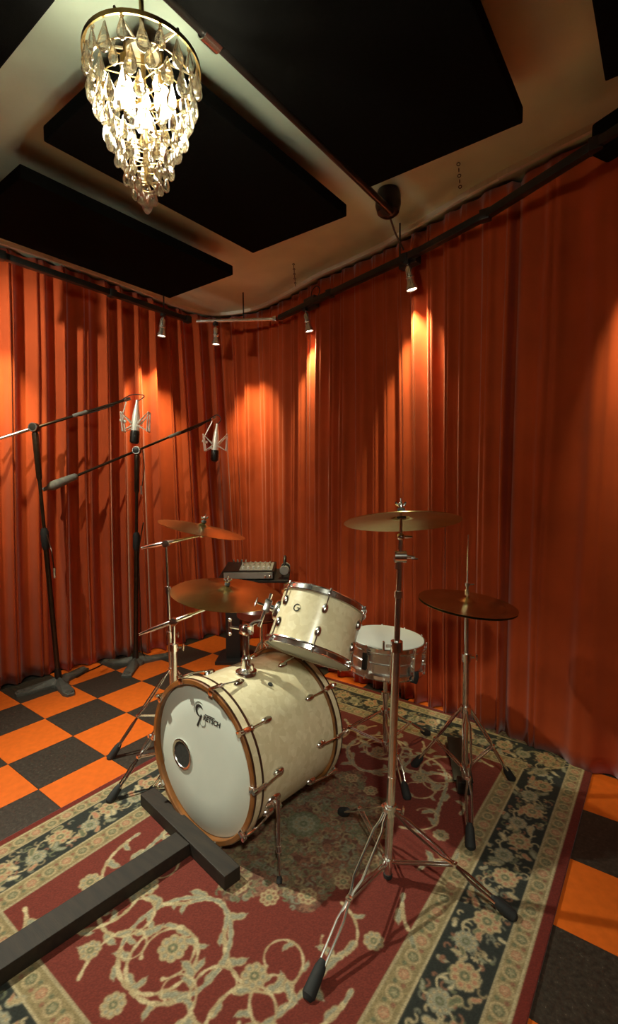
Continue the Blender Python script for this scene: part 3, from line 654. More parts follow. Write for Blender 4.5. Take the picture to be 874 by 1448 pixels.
# ---- bass drum : local z points out of the front head, x to its right, y up
BN = V((.051, 1, -.025)).normalized(); BX = V((1, -.051, 0)).normalized(); BU = BX.cross(BN)
BC = V((1.095, -.095, .307)); BR = .2875; BL = .49
bass = thing('bass_drum', 'cream pearl bass drum with white front head and brown wood hoops', 'bass drum', BC, quat=quat_from(BX, BU, -BN))
def bass_drum():
    t = bass; RS = .272
    build(MB().lathe([(RS, -.035), (RS, -BL + .035), (RS - .008, -BL + .035), (RS - .008, -.035)], n=64, closed=True), 'shell', 'pearl', t)
    for nm, z0, sgn in (('front_hoop', 0.0, -1), ('rear_hoop', -BL, 1)):
        zA, zB = z0, z0 + sgn * .046
        h = build(MB().lathe([(BR, zA + sgn * .003), (BR - .003, zA), (BR - .017, zA), (BR - .020, zA + sgn * .004), (BR - .014, zB), (BR, zB)], n=72, closed=True), nm, 'wood', t)
        build(MB().lathe([(BR + .0012, zA + sgn * .012), (BR + .0012, zA + sgn * .036), (BR - .003, zA + sgn * .036), (BR - .003, zA + sgn * .012)], n=72, closed=True), 'hoop_inlay', 'pearl', h)
        for e0, e1 in ((.004, .012), (.036, .046)):
            build(MB().lathe([(BR + .0008, zA + sgn * e0), (BR + .0008, zA + sgn * e1), (BR - .003, zA + sgn * e1), (BR - .003, zA + sgn * e0)], n=72, closed=True), 'hoop_edge_band', 'wood_dark', h)
    hz = -.018
    fh = build(MB().lathe([(0, hz + .0005), (.15, hz + .0005), (.262, hz), (.269, hz - .004), (.272, hz - .012), (.268, hz - .012), (.262, hz - .004), (.15, hz - .002), (0, hz - .002)], n=72), 'front_head', 'head', t)
    build(MB().lathe([(0, -BL + .014), (.268, -BL + .014), (.268, -BL + .016), (0, -BL + .016)], n=64), 'rear_head', 'head', t)
    # microphone port
    px_, py_ = -.119, -.028
    build(MB().lathe([(.046, 0), (.058, 0), (.058, .004), (.054, .006), (.048, .004)], (px_, py_, hz), (0, 0, 1), 36, closed=True), 'port_ring', 'chrome_worn', fh)
    build(MB().lathe([(0, .0012), (.047, .0012), (.047, -.0005), (0, -.0005)], (px_, py_, hz), (0, 0, 1), 36), 'port_opening', 'dark_hole', fh)
    # printed lettering: large round initial with a long tail, small slanted capitals after it
    z = hz + .0012
    build(arc(-.012, .172, .019, 35, 275, .003, .012, z), 'printed_initial', 'print', fh, smooth=0)
    build(MB().beam((-.0015, .160, z), (-.026, .112, z), .009, .0008, 0, hint=(0, 0, 1)), 'printed_tail', 'print', fh, smooth=0)
    build(arc(-.012, .172, .033, 65, 205, .0016, .0030, z), 'printed_flourish', 'print_thin', fh, smooth=0)
    build(arc(.004, .136, .016, 205, 385, .0012, .0032, z), 'printed_flourish', 'print_thin', fh, smooth=0)
    build(MB().beam((.018, .168, z), (.070, .169, z), .0028, .0008, 0, hint=(0, 0, 1)), 'printed_bar', 'print', fh, smooth=0)
    text_mesh('RETSCH', .026, 'printed_lettering', 'print', fh, (.006, .146, z), shear=.25, bold=.0004)
    text_mesh('THAT GREAT', .008, 'printed_small_lettering', 'print_thin', fh, (-.040, .208, z), shear=.2) if False else None
    # claws, rods, lugs
    for i in range(10):
        a = R_(16 + 36 * i); o = V((math.sin(a), math.cos(a), 0)); tg = V((math.cos(a), -math.sin(a), 0))
        for z0, sg in ((0, -1), (-BL, 1)):
            rot = Matrix((tg, o, V((0, 0, 1)))).transposed()
            cl = MB().box(o * (BR - .006) + V((0, 0, z0 - sg * .004)), (.022, .022, .007), rot, .002)
            cl.box(o * (BR + .007) + V((0, 0, z0 + sg * .02)), (.018, .010, .055), rot, .003)
            cl.tube([o * (BR + .012) + V((0, 0, z0 + sg * .002)), o * (BR + .012) + V((0, 0, z0 - sg * .014))], .0065, 8)
            c = build(cl, 'claw_hook', 'chrome', t)
            build(MB().tube([o * (BR + .010) + V((0, 0, z0 + sg * .04)), o * (RS + .013) + V((0, 0, z0 + sg * .125))], .0036, 8), 'tension_rod', 'chrome', c)
            build(lug(MB(), o * RS + V((0, 0, z0 + sg * .128)), o, V((0, 0, 1)), .052, .014, .019), 'lug', 'chrome', t)
    # spurs
    for s in (1, -1):
        a = R_(112 * s); o = V((math.sin(a), math.cos(a), 0)); zb = -.125
        b = MB(); lug(b, o * RS + V((0, 0, zb)), o, V((0, 0, 1)), .075, .028, .016)
        p0 = o * (RS + .02) + V((0, 0, zb))
        b.tube([o * (RS + .002) + V((0, 0, zb)), o * (RS + .034) + V((0, 0, zb))], .013, 12)
        sp = build(b, 'spur_bracket', 'chrome', t)
        up = V((0, 1, 0)); foot_w = V((1.455, -.075, ZR)) if s > 0 else V((.70, -.03, .0))
        loc = V(((foot_w - BC).dot(BX), (foot_w - BC).dot(BU), -(foot_w - BC).dot(BN)))
        top = p0 + o * .004 + up * .02; mid = lerp(top, loc, .60)
        build(MB().tube([top, mid], .0075, 10), 'spur_tube', 'chrome', sp)
        build(MB().tube([mid, lerp(top, loc, .94)], .0048, 10), 'spur_rod', 'chrome', sp)
        build(MB().lathe([(.0085, -.010), (.0105, -.008), (.0105, .008), (.0085, .010)], mid, top - loc, 12), 'spur_clamp', 'chrome', sp)
        build(MB().tube([lerp(top, loc, .90), lerp(top, loc, .94), loc + up * .004], [.007, .0105, .009], 10), 'spur_foot', 'rubber', sp)
    # tom mount on the top of the shell
    mz = -.20; my = RS
    pl = build(MB().lathe([(0, .022), (.018, .022), (.024, .016), (.040, .010), (.043, .002), (.043, -.004)], (.035, my - .003, mz), (0, 1, 0), 32), 'mount_plate', 'chrome', t)
    build(MB().lathe([(.016, 0), (.019, .004), (.019, .045), (.015, .050), (.013, .060)], (.035, my + .01, mz), (0, 1, 0), 20), 'mount_socket', 'chrome', pl)
    build(MB().tube([(.048, my + .035, mz), (.075, my + .035, mz + .01)], .005, 8).box((.082, my + .035, mz + .012), (.012, .026, .006), None, .002), 'mount_wing_screw', 'chrome', pl)
    build(MB().tube([(.035, my + .04, mz), (.035, my + .165, mz)], .0125, 16), 'mount_post', 'chrome', t)
    k = build(MB().ball((.035, my + .165, mz), .023, 14).box((.035, my + .165, mz), (.05, .036, .034), None, .006), 'mount_clamp', 'chrome', t)
    build(MB().tube([(.035, my + .165, mz), (-.035, my + .168, mz + .02)], .006, 8).tube([(-.035, my + .192, mz + .02), (-.035, my + .142, mz + .02)], .0055, 8).ball((-.035, my + .195, mz + .02), .008, 8).ball((-.035, my + .14, mz + .02), .008, 8), 'mount_tee_screw', 'chrome', k)
    build(MB().lathe([(0, .002), (.009, .002), (.010, -.001)], (.13, math.sqrt(RS ** 2 - .13 ** 2) + .001, -.235), (.13, .24, 0), 16), 'vent_grommet', 'dark_hole', t)
bass_drum()
def bass_world(x, y, z): return BC + BX * x + BU * y - BN * z

# ---- rack tom
TN = V((-.017, .646, 1)).normalized(); TC = V((1.33, .306, .735)); TR, TL = .170, .23
tocam = (CAM - TC)
tom = thing('rack_tom', 'cream pearl rack tom with chrome hoops tilted above the bass drum', 'tom drum', TC, quat=quat_axis(TN, tocam))   # local x faces the camera side
def hoop(t, R, z, name, up=1):
    return build(MB().lathe([(R - .006, z - up * .012), (R - .002, z - up * .013), (R + .004, z - up * .013), (R + .005, z - up * .009), (R - .001, z - up * .007), (R - .001, z + up * .008), (R + .003, z + up * .011), (R + .001, z + up * .013), (R - .005, z + up * .012)], n=64, closed=True), name, 'chrome', t)
def tom_drum():
    t = tom; RS = TR - .007; hl = TL / 2
    build(MB().lathe([(RS, -hl + .012), (RS, hl - .012), (RS - .006, hl - .012), (RS - .006, -hl + .012)], n=64, closed=True), 'shell', 'pearl', t)
    hoop(t, TR, hl - .012, 'top_hoop', 1); hoop(t, TR, -hl + .012, 'bottom_hoop', -1)
    build(MB().lathe([(0, hl - .006), (RS - .002, hl - .006), (RS - .001, hl - .012), (0, hl - .010)], n=48), 'top_head', 'head', t)
    build(MB().lathe([(0, -hl + .006), (RS - .002, -hl + .006), (RS - .001, -hl + .012), (0, -hl + .010)], n=48), 'bottom_head', 'head', t)
    for i in range(6):
        a = R_(4 + 60 * i); o = V((math.cos(a), math.sin(a), 0))
        for s in (1, -1):
            zc = s * (hl - .072)
            l = build(lug(MB(), o * RS + V((0, 0, zc)), o, V((0, 0, 1)), .046, .0135, .017), 'lug', 'chrome', t)
            build(MB().tube([o * (RS + .011) + V((0, 0, zc + s * .01)), o * (RS + .011) + V((0, 0, s * (hl - .006)))], .0032, 8).tube([o * (RS + .011) + V((0, 0, s * (hl - .006))), o * (RS + .011) + V((0, 0, s * (hl + .004)))], .0055, 6), 'tension_rod', 'chrome', l)
            build(MB().box(o * (RS + .010) + V((0, 0, s * (hl - .016))), (.016, .016, .010), Matrix.Rotation(a, 3, 'Z'), .003), 'hoop_ear', 'chrome', l)
    # round badge
    a = R_(-32); o = V((math.cos(a), math.sin(a), 0)); c = o * (RS + .0008) + V((0, 0, .02))
    b = build(MB().lathe([(0, .0016), (.013, .0016), (.015, 0), (.015, -.002)], c, o, 24), 'badge', 'pearl', t)
    x, y, z = V((0, 0, 1)).cross(o), V((0, 0, 1)), o
    m = MB()
    pts = [c + o * .0022 + (x * math.cos(q) + y * math.sin(q)) * .0125 for q in np.linspace(.9, 5.6, 18)]; pts += [c + o * .0022 + x * .0125 - y * .001, c + o * .0022 + x * .002 - y * .001]
    build(m.tube(pts, .0022, 6), 'badge_letter', 'print', b)
    # bracket and arm to the mount
    a = R_(-80); o = V((math.cos(a), math.sin(a), 0))
    br = MB(); lug(br, o * RS + V((0, 0, .01)), o, V((0, 0, 1)), .085, .026, .022); br.tube([o * (RS + .004) + V((0, 0, .01)), o * (RS + .045) + V((0, 0, .01))], .014, 12)
    br.box(o * (RS + .045) + V((0, 0, .01)), (.03, .034, .05), Matrix.Rotation(a, 3, 'Z'), .005)
    bk = build(br, 'tom_bracket', 'chrome', t)
    build(MB().tube([o * (RS + .045) + V((0, 0, .06)), o * (RS + .047) + V((0, 0, -.075))], .0075, 10), 'bracket_rod', 'chrome', bk)
    build(MB().tube([o * (RS + .06) + V((0, 0, .01)), o * (RS + .085) + V((0, 0, .01))], .005, 8).box(o * (RS + .09) + V((0, 0, .01)), (.006, .012, .036), Matrix.Rotation(a, 3, 'Z'), .002), 'wing_screw', 'chrome', bk)
tom_drum()
# arm joining the post on the bass drum to the tom bracket
def tom_arm():
    p = bass_world(.035, .272 + .165, -.20); q = tom.rotation_quaternion @ V((math.cos(R_(-80)) * .208, math.sin(R_(-80)) * .208, -.05)) + TC
    k = bass
    loc = lambda w: V(((w - BC).dot(BX), (w - BC).dot(BU), -(w - BC).dot(BN)))
    build(MB().tube([loc(p), loc(lerp(p, q, .5) + V((0, 0, .01))), loc(q)], .0085, 10), 'mount_arm', 'chrome', k)
tom_arm()

# ---- generic stand pieces (world space)
def tripod(t, c, zu, zl, feet, r=.0045, zfloor=ZR, foot='rubber', spread=.011):
    c = V(c)
    build(MB().lathe([(.014, -.016), (.021, -.014), (.021, .014), (.014, .016)], (c.x, c.y, zu), (0, 0, 1), 16), 'leg_collar', 'chrome', t)
    build(MB().lathe([(.013, -.012), (.019, -.010), (.019, .010), (.013, .012)], (c.x, c.y, zl), (0, 0, 1), 16), 'leg_collar', 'chrome', t)
    for fx, fy in feet:
        f = V((fx, fy, zfloor + .010)); top = V((c.x, c.y, zu)); out = V((fx - c.x, fy - c.y, 0)).normalized(); side = V((-out.y, out.x, 0))
        top = top + out * .02; mb = MB()
        prof = [(0, .5), (.06, .6), (.12, 1.25), (.42, 1.25), (.50, .35), (.58, .35), (.66, .9), (.97, .75)]
        for s in (-1, 1): mb.tube([lerp(top, f, q) + side * s * spread * w for q, w in prof], r, 8)
        mb.box(lerp(top, f, .54), (.018, .018, .014), None, .003)
        lg = build(mb, 'leg', 'chrome', t)
        e = lerp(top, f, .86); d = (f - top).normalized()
        build(MB().tube([e, lerp(top, f, .90), f + d * .012, f + d * .022], [.010, .0155, .0185, .011], 12), 'rubber_foot', foot, lg)
        lo = V((c.x, c.y, zl)) + out * .018; hi = lerp(top, f, .54)
        m2 = MB()
        for s in (-1, 1): m2.tube([lo + side * s * .006, hi + side * s * .006], .0032, 6)
        build(m2, 'brace', 'chrome', t)
def clamp(t, p, side, z=None, r=.019, name='height_clamp'):
    p = V(p); s = V(side).normalized()
    c = build(MB().lathe([(.012, -.018), (r, -.016), (r, .016), (.012, .018)], p, (0, 0, 1), 16), name, 'chrome', t)
    build(MB().tube([p + s * r * .8, p + s * (r + .014)], .0048, 8).box(p + s * (r + .022), (.006, .012, .03), frame_rot(s), .002), 'wing_screw', 'chrome', c)
    return c
def frame_rot(s):
    x, y, z = frame(s); return Matrix((z, x, y)).transposed()
def cymbal(name, label, c, n, R, bell=.09, m='brass', group=None, rise=.10, inv=False):
    n = V(n).normalized(); k = -1 if inv else 1
    rb = R * bell * 1.75; hb = .017; bow = R * rise; prof = []; N = 18
    for i in range(N + 1):
        r = .006 + (R - .006) * i / N
        z = bow * (1 - (r / R) ** 1.7) + (hb * max(0, math.cos(min(1, r / rb) * math.pi / 2)) ** .8 if r < rb else 0)
        prof.append((r, (z - bow) * k))
    prof = prof + [(r, z - .0014) for r, z in reversed(prof)]
    me = MB().lathe(prof, n=64, closed=True).mesh(name, smooth=60); me.materials.append(M[m])
    o = bpy.data.objects.new(name, me); COL.objects.link(o); o.location = c; o.rotation_mode = 'QUATERNION'; o.rotation_quaternion = n.to_track_quat('Z', 'Y')
    return tag(o, label, 'cymbal', group)
def wing_nut(t, p, n):
    n = V(n).normalized(); x, y, z = frame(n); p = V(p)
    build(MB().lathe([(.012, 0), (.012, .010), (.006, .012), (.006, 0)], p, n, 16), 'felt_washer', 'felt', t)
    w = MB().lathe([(.008, .012), (.009, .024), (.006, .030), (0, .031)], p, n, 12)
    for s in (-1, 1): w.tube([p + n * .018 + _cx * s * .006, p + n * .024 + _cx * s * .014, p + n * .030 + _cx * s * .016], [.0045, .005, .003], 8)
    w.tube([p + n * .03, p + n * .042], .003, 8)
    build(w, 'wing_nut', 'chrome', t)

# ---- crash stand at the right of the kit
def crash_stand():
    b = V((1.725, .15, ZR)); lean = V((.026, .020, 1.0))
    P = lambda z: b + lean * (z - ZR)
    t = thing('cymbal_stand', 'straight chrome cymbal stand on the rug in front of the hi-hat', 'cymbal stand', b)
    tripod(t, (b.x, b.y, 0), .245, .075, [(1.731, -.277), (1.443, .32), (2.077, .245)])
    build(MB().tube([P(.03), P(.79)], .0125, 16), 'lower_tube', 'chrome_worn', t)
    build(MB().tube([P(.02), P(.032)], .0145, 12), 'tube_cap', 'rubber', t)
    build(MB().tube([P(.24), P(.36)], .0140, 14), 'tube_sleeve', 'chrome', t)
    clamp(t, P(.785), -_cx); clamp(t, P(.25), _cx - _cy * .2)
    build(MB().tube([P(.80), P(1.06)], .0095, 14), 'upper_tube', 'chrome', t)
    build(MB().lathe([(.010, -.012), (.013, -.010), (.013, .010), (.010, .012)], P(.95), lean, 14), 'tube_collar', 'chrome', t)
    tl = build(MB().tube([P(1.03) - _cx * .004, P(1.075) - _cx * .003], .012, 12).lathe([(.008, -.02), (.019, -.018), (.019, .018), (.008, .02)], P(1.068), _cx, 18), 'tilter', 'chrome', t)
    build(MB().tube([P(1.068) + _cx * .018, P(1.066) + _cx * .046], [.006, .004], 8).box(P(1.062) + _cx * .045, (.02, .012, .006), frame_rot(_cx), .002), 'wing_screw', 'chrome', tl)
    build(MB().tube([P(1.068), P(1.13)], .0085, 12), 'tilter_rod', 'chrome', t)
    k = build(MB().ball(P(1.13), .0125, 12), 'tilter_ball', 'chrome', t)
    build(MB().tube([P(1.13), P(1.13) + _cx * .035], [.005, .0035], 8), 'key_screw', 'chrome', k)
    n = V((-.6 * .26, .8 * .26, .96)); c = P(1.19)
    build(MB().tube([P(1.13), c + V(n) * .02], .0045, 8), 'cymbal_rod', 'chrome', t)
    cymbal('crash_cymbal', 'thin bronze crash cymbal tipped back on the straight stand, underside showing', c, n, .178, rise=.085)
    build(MB().lathe([(.014, -.012), (.014, -.002), (.006, -.002), (.006, -.012)], c + V(n).normalized() * .010, n, 14, closed=True), 'felt_washer', 'felt', t)
    wing_nut(t, c + V(n).normalized() * .0185, n)
crash_stand()

# ---- hi-hat
def hihat():
    b = V((1.78, .72, ZR)); t = thing('hihat_stand', 'chrome hi-hat stand with footboard on the far corner of the rug', 'cymbal stand', b)
    tripod(t, (b.x, b.y, 0), .37, .12, [(1.894, .45), (1.909, .93), (1.537, .78)])
    P = lambda z: V((b.x, b.y, z))
    build(MB().tube([P(.05), P(.58)], .0125, 16), 'lower_tube', 'chrome_worn', t); clamp(t, P(.585), _cx)
    build(MB().tube([P(.58), P(.765)], .0095, 14), 'upper_tube', 'chrome_worn', t)
    build(MB().lathe([(.010, 0), (.022, .012), (.022, .016), (.008, .018)], P(.760), (0, 0, 1), 18), 'cymbal_seat', 'rubber', t)
    build(MB().tube([P(.74), P(1.085)], .0035, 8), 'pull_rod', 'chrome', t)
    cl = build(MB().lathe([(.006, -.02), (.011, -.018), (.011, .004), (.007, .006), (.007, .016), (.011, .018), (.011, .03), (.005, .034)], P(.86), (0, 0, 1), 14), 'clutch', 'chrome', t)
    build(MB().tube([P(.883), P(.885) + _cx * .026], .0035, 8), 'clutch_screw', 'chrome', cl)
    # footboard and frame
    d = V((-.45, .89, 0)).normalized(); s = V((d.y, -d.x, 0)); rot = Matrix((s, d, V((0, 0, 1)))).transposed()
    build(MB().box(b + d * .16 + V((0, 0, .055)), (.08, .27, .010), rot @ Matrix.Rotation(.16, 3, 'X'), .003), 'footboard', 'black_metal', t)
    build(MB().box(b + d * .29 + V((0, 0, .022)), (.09, .07, .024), rot, .004), 'heel_plate', 'black_metal', t)
    build(MB().box(b + V((0, 0, .035)), (.06, .05, .05), rot, .006), 'pedal_frame', 'black_metal', t)
    build(MB().tube([b + d * .02 + V((0, 0, .075)), b + V((0, 0, .2))], .004, 8), 'chain', 'chrome_worn', t)
    n = (_cx * .10 - _h * .04 + V((0, 0, 1)))
    cymbal('hihat_cymbal', 'upper hi-hat cymbal, bronze dome side up under the clutch', P(.812) + n.normalized() * .006, n, .192, rise=.075, group='pair of hi-hat cymbals')
    cymbal('hihat_cymbal', 'lower hi-hat cymbal, bronze and upturned beneath its twin', P(.806), n, .192, rise=.025, inv=True, group='pair of hi-hat cymbals')
hihat()

# ---- snare drum and stand
def snare():
    c = V((1.387, .775, .510)); n = V((.05, .03, 1)).normalized(); R, L = .178, .14
    t = thing('snare_drum', 'chrome snare drum with white head behind the rack tom', 'snare drum', c, quat=quat_axis(n, CAM - c)); RS = R - .008; hl = L / 2
    build(MB().lathe([(RS, -hl + .01), (RS, -.004), (RS + .003, 0), (RS, .004), (RS, hl - .01), (RS - .003, hl - .01), (RS - .003, -hl + .01)], n=64, closed=True), 'shell', 'chrome_worn', t)
    hoop(t, R, hl - .012, 'top_hoop', 1); hoop(t, R, -hl + .012, 'bottom_hoop', -1)
    build(MB().lathe([(0, hl + .001), (RS - .001, hl + .001), (RS + .001, hl - .006), (0, hl - .003)], n=48), 'top_head', 'head', t)
    build(MB().lathe([(0, -hl + .004), (RS, -hl + .004), (RS, -hl + .008), (0, -hl + .008)], n=48), 'bottom_head', 'head', t)
    for i in range(10):
        a = R_(36 * i + 8); o = V((math.cos(a), math.sin(a), 0)); l = MB()
        for s in (1, -1): lug(l, o * RS + V((0, 0, s * .021)), o, V((0, 0, 1)), .032, .009, .015)
        l.tube([o * (RS + .008) + V((0, 0, -.025)), o * (RS + .008) + V((0, 0, .025))], .005, 8)
        lg = build(l, 'lug', 'chrome', t)
        build(MB().tube([o * (RS + .012) + V((0, 0, -hl)), o * (RS + .012) + V((0, 0, hl))], .003, 8).tube([o * (RS + .012) + V((0, 0, hl - .006)), o * (RS + .012) + V((0, 0, hl + .004))], .0055, 6).tube([o * (RS + .012) + V((0, 0, -hl + .006)), o * (RS + .012) + V((0, 0, -hl - .004))], .0055, 6), 'tension_rod', 'chrome', lg)
    a = R_(-26); o = V((math.cos(a), math.sin(a), 0)); rot = Matrix.Rotation(a, 3, 'Z')
    th = build(MB().box(o * (RS + .012) + V((0, 0, -.005)), (.022, .034, .085), rot, .004), 'throw_off', 'chrome', t)
    build(MB().box(o * (RS + .030) + V((0, 0, .01)), (.008, .020, .075), rot, .003), 'throw_off_lever', 'black_metal', th)
    # stand
    b = V((c.x, c.y, ZR)); st = thing('snare_stand', 'chrome snare stand with basket arms under the chrome snare drum', 'drum stand', b)
    tripod(st, (b.x, b.y, 0), .22, .07, [(1.597, .56), (1.47, 1.06), (1.09, .70)])
    P = lambda z: V((b.x, b.y, z))
    build(MB().tube([P(.03), P(.30)], .0125, 14), 'lower_tube', 'chrome', st); clamp(st, P(.30), _cx)
    build(MB().tube([P(.30), P(.40)], .0095, 12), 'upper_tube', 'chrome', st)
    build(MB().box(P(.395), (.045, .035, .04), None, .006), 'basket_hub', 'chrome_worn', st)
    for i in range(3):
        a = R_(100 + 120 * i); o = V((math.cos(a), math.sin(a), 0))
        ar = build(MB().tube([P(.395) + o * .015, P(.425) + o * .12, P(.432) + o * .19, P(.455) + o * .196, P(.475) + o * .192], [.006, .006, .006, .006, .005], 8), 'basket_arm', 'chrome', st)
        build(MB().tube([P(.430) + o * .165, P(.432) + o * .19, P(.458) + o * .197, P(.478) + o * .193], .010, 8), 'arm_grip', 'rubber', ar)
snare()

# ---- two boom stands on the far side of the bass drum
def boom_stand(label, base, feet, ztop, pl, pp, pr, cyc, cyn, cyR, cylabel, zu, zl, zf=0.0, rise=.08, clampz=.6, gname='boom cymbal stands'):
    b = V((*base, zf)); t = thing('boom_cymbal_stand', label, 'cymbal stand', b, gname)
    tripod(t, (base[0], base[1], 0), zu, zl, feet, zfloor=zf)
    pp = V(pp); P = lambda z: lerp(V((b.x, b.y, zf)), pp, (z - zf) / (pp.z - zf))
    build(MB().tube([P(.04), P(clampz)], .0125, 14), 'lower_tube', 'chrome_worn', t); clamp(t, P(clampz), _cx)
    if ztop - clampz > .25:
        build(MB().tube([P(clampz), P((clampz + ztop) / 2)], .0105, 12), 'middle_tube', 'chrome', t); clamp(t, P((clampz + ztop) / 2), _cx, r=.016)
        build(MB().tube([P((clampz + ztop) / 2), pp], .0075, 12), 'upper_tube', 'chrome', t)
    else: build(MB().tube([P(clampz), pp], .0095, 12), 'upper_tube', 'chrome', t)
    build(MB().ball(pp, .018, 12).lathe([(.006, -.018), (.017, -.016), (.017, .016), (.006, .018)], pp, FWD, 16), 'boom_tilter', 'chrome', t)
    pl, pr = V(pl), V(pr); d = (pr - pl).normalized()
    bm = build(MB().tube([pl, lerp(pl, pr, .12), lerp(pl, pr, .13), lerp(pl, pr, .60), lerp(pl, pr, .62), pr], [.006, .0085, .0105, .0105, .007, .006], 12), 'boom_arm', 'chrome', t)
    build(MB().ball(pr, .014, 12), 'boom_end_tilter', 'chrome', bm)
    n = V(cyn).normalized(); c = V(cyc)
    build(MB().tube([pr, c - n * .02, c + n * .02], .0042, 8), 'cymbal_rod', 'chrome', bm)
    build(MB().lathe([(.013, -.012), (.013, -.002), (.006, -.002), (.006, -.012)], c + n * .008, n, 14, closed=True), 'felt_washer', 'felt', t)
    cymbal('boom_cymbal', cylabel, c, n, cyR, rise=rise); wing_nut(t, c + n * .0185, n)
D1, D2 = 2.34, 2.10
boom_stand('taller chrome boom stand behind the bass drum carrying the upper small cymbal', (.47, .275), [(.345, .008), (.25, .46), (.76, .40)], 1.0,
           at_depth(200, 775, D1), at_depth(235, 769, D1), at_depth(285, 757, D1), at_depth(287, 744, D1), (_cx * .235 + V((0, 0, 1)) + _h * .02), .212,
           'smaller bronze cymbal on the upper boom, tilted down towards the corner curtain', .37, .14, clampz=.55)
boom_stand('shorter chrome boom stand tight against the bass drum carrying the wide ride cymbal', (.70, .10), [(.638, -.167), (.50, .26), (.74, .36)], .70,
           at_depth(197, 897, D2), at_depth(246, 879, D2), at_depth(318, 851, D2 + .02), at_depth(321, 833, D2 + .02), (_cx * .11 + V((0, 0, 1)) - _h * .06), .242,
           'wide bronze ride cymbal over the bass drum on the lower boom', .30, .12, zf=ZR, clampz=.58)

# ---- T-shaped wooden brace lying before the bass drum
tb = thing('wooden_floor_brace', 'dark stained T-shaped wooden brace lying on the rug before the bass drum', 'wooden brace', (1.05, -.14, ZR))
build(MB().beam((.765, -.085, ZR + .024), (1.335, -.165, ZR + .024), .062, .048, .003), 'cross_beam', 'black_wood', tb, 0)
build(MB().beam((1.085, -.163, ZR + .0225), (1.005, -1.05, ZR + .0225), .085, .045, .003), 'long_beam', 'black_wood', tb, 0)

# ================================================================== MICROPHONES
def iron_base(t, c, angs, L=.245, zf=0.0):
    c = V((c[0], c[1], zf)); mb = MB()
    N = 72; rings = []
    def rad(a):
        r = .062
        for q in angs:
            d = math.atan2(math.sin(a - q), math.cos(a - q)); r = max(r, min(L, .036 / max(abs(math.sin(d)), 1e-3)) if abs(d) < 1.2 else 0)
        return r
    prof = [(1.0, .0), (1.0, .014), (.96, .020), (.55, .034), (.30, .044), (.12, .052)]
    vs = []
    for s, z in prof:
        for k in range(N):
            a = 2 * math.pi * k / N; r = rad(a) * s; zz = z
            if s > .5 and r > .12: zz = min(z, .026)
            vs.append(c + V((math.cos(a) * r, math.sin(a) * r, zz)))
    fs = [(i * N + k, i * N + (k + 1) % N, (i + 1) * N + (k + 1) % N, (i + 1) * N + k) for i in range(len(prof) - 1) for k in range(N)]
    fs += [tuple(range(N - 1, -1, -1)), tuple((len(prof) - 1) * N + k for k in range(N))]
    bs = build(mb.add(vs, fs), 'cast_base', 'grey_iron', t)
    for q in angs:
        p = c + V((math.cos(q), math.sin(q), 0)) * (L - .03)
        build(MB().lathe([(.024, .0), (.026, .012), (.02, .026), (0, .028)], p, (0, 0, 1), 14), 'base_toe', 'grey_iron', bs)
def mic_stand(label, base, top, lo, hi, angs, cw=True):
    b, top, lo, hi = V(base), V(top), V(lo), V(hi)
    t = thing('microphone_stand', label, 'microphone stand', (b.x, b.y, 0), 'boom microphone stands')
    iron_base(t, b, angs); P = lambda q: lerp(V((b.x, b.y, .03)), top, q)
    build(MB().tube([P(0), P(.02), P(.05)], [.022, .022, .017], 14), 'base_socket', 'black_metal', t)
    build(MB().tube([P(.03), P(.55)], .0155, 14), 'lower_tube', 'mic_tube', t)
    build(MB().tube([P(.53), P(.545), P(.60), P(.615)], [.017, .024, .024, .016], 14), 'height_clutch', 'rubber', t)
    build(MB().tube([P(.60), P(.86)], .0105, 12), 'upper_tube', 'mic_tube', t)
    build(MB().tube([P(.80), P(.81), P(.975), P(.99)], [.011, .017, .019, .013], 14), 'top_sleeve', 'mic_tube', t)
    ax = FWD
    j = build(MB().lathe([(.008, -.024), (.026, -.022), (.029, -.012), (.029, .012), (.026, .022), (.008, .024)], top, ax, 20), 'boom_joint', 'black_metal', t)
    build(MB().ring(top - ax * .02, ax, .024, .005, 22, 6), 'joint_ring', 'chrome_worn', j)
    d = (hi - lo).normalized()
    bm = build(MB().tube([lo, hi], .0085, 12), 'boom_arm', 'mic_tube', t)
    build(MB().tube([lerp(top, hi, .40), lerp(top, hi, .41), lerp(top, hi, .55), lerp(top, hi, .56)], [.009, .012, .012, .009], 10), 'boom_clutch', 'grey_rubber', bm)
    build(MB().tube([hi - d * .012, hi + d * .03], .0115, 10).box(hi, (.02, .02, .02), None, .004), 'boom_tip', 'chrome_worn', bm)
    if cw:
        c = build(MB().tube([lo - d * .02, lo, lo + d * .015, lo + d * .16, lo + d * .17], [.016, .028, .031, .021, .012], 14), 'counterweight', 'grey_rubber', t)
        build(MB().tube([lo - d * .05, lo - d * .015], .012, 10), 'counterweight_knob', 'grey_rubber', c)
    else: build(MB().tube([lo, lerp(lo, top, .9)], .0095, 12), 'boom_tail', 'chrome', bm)
    return t
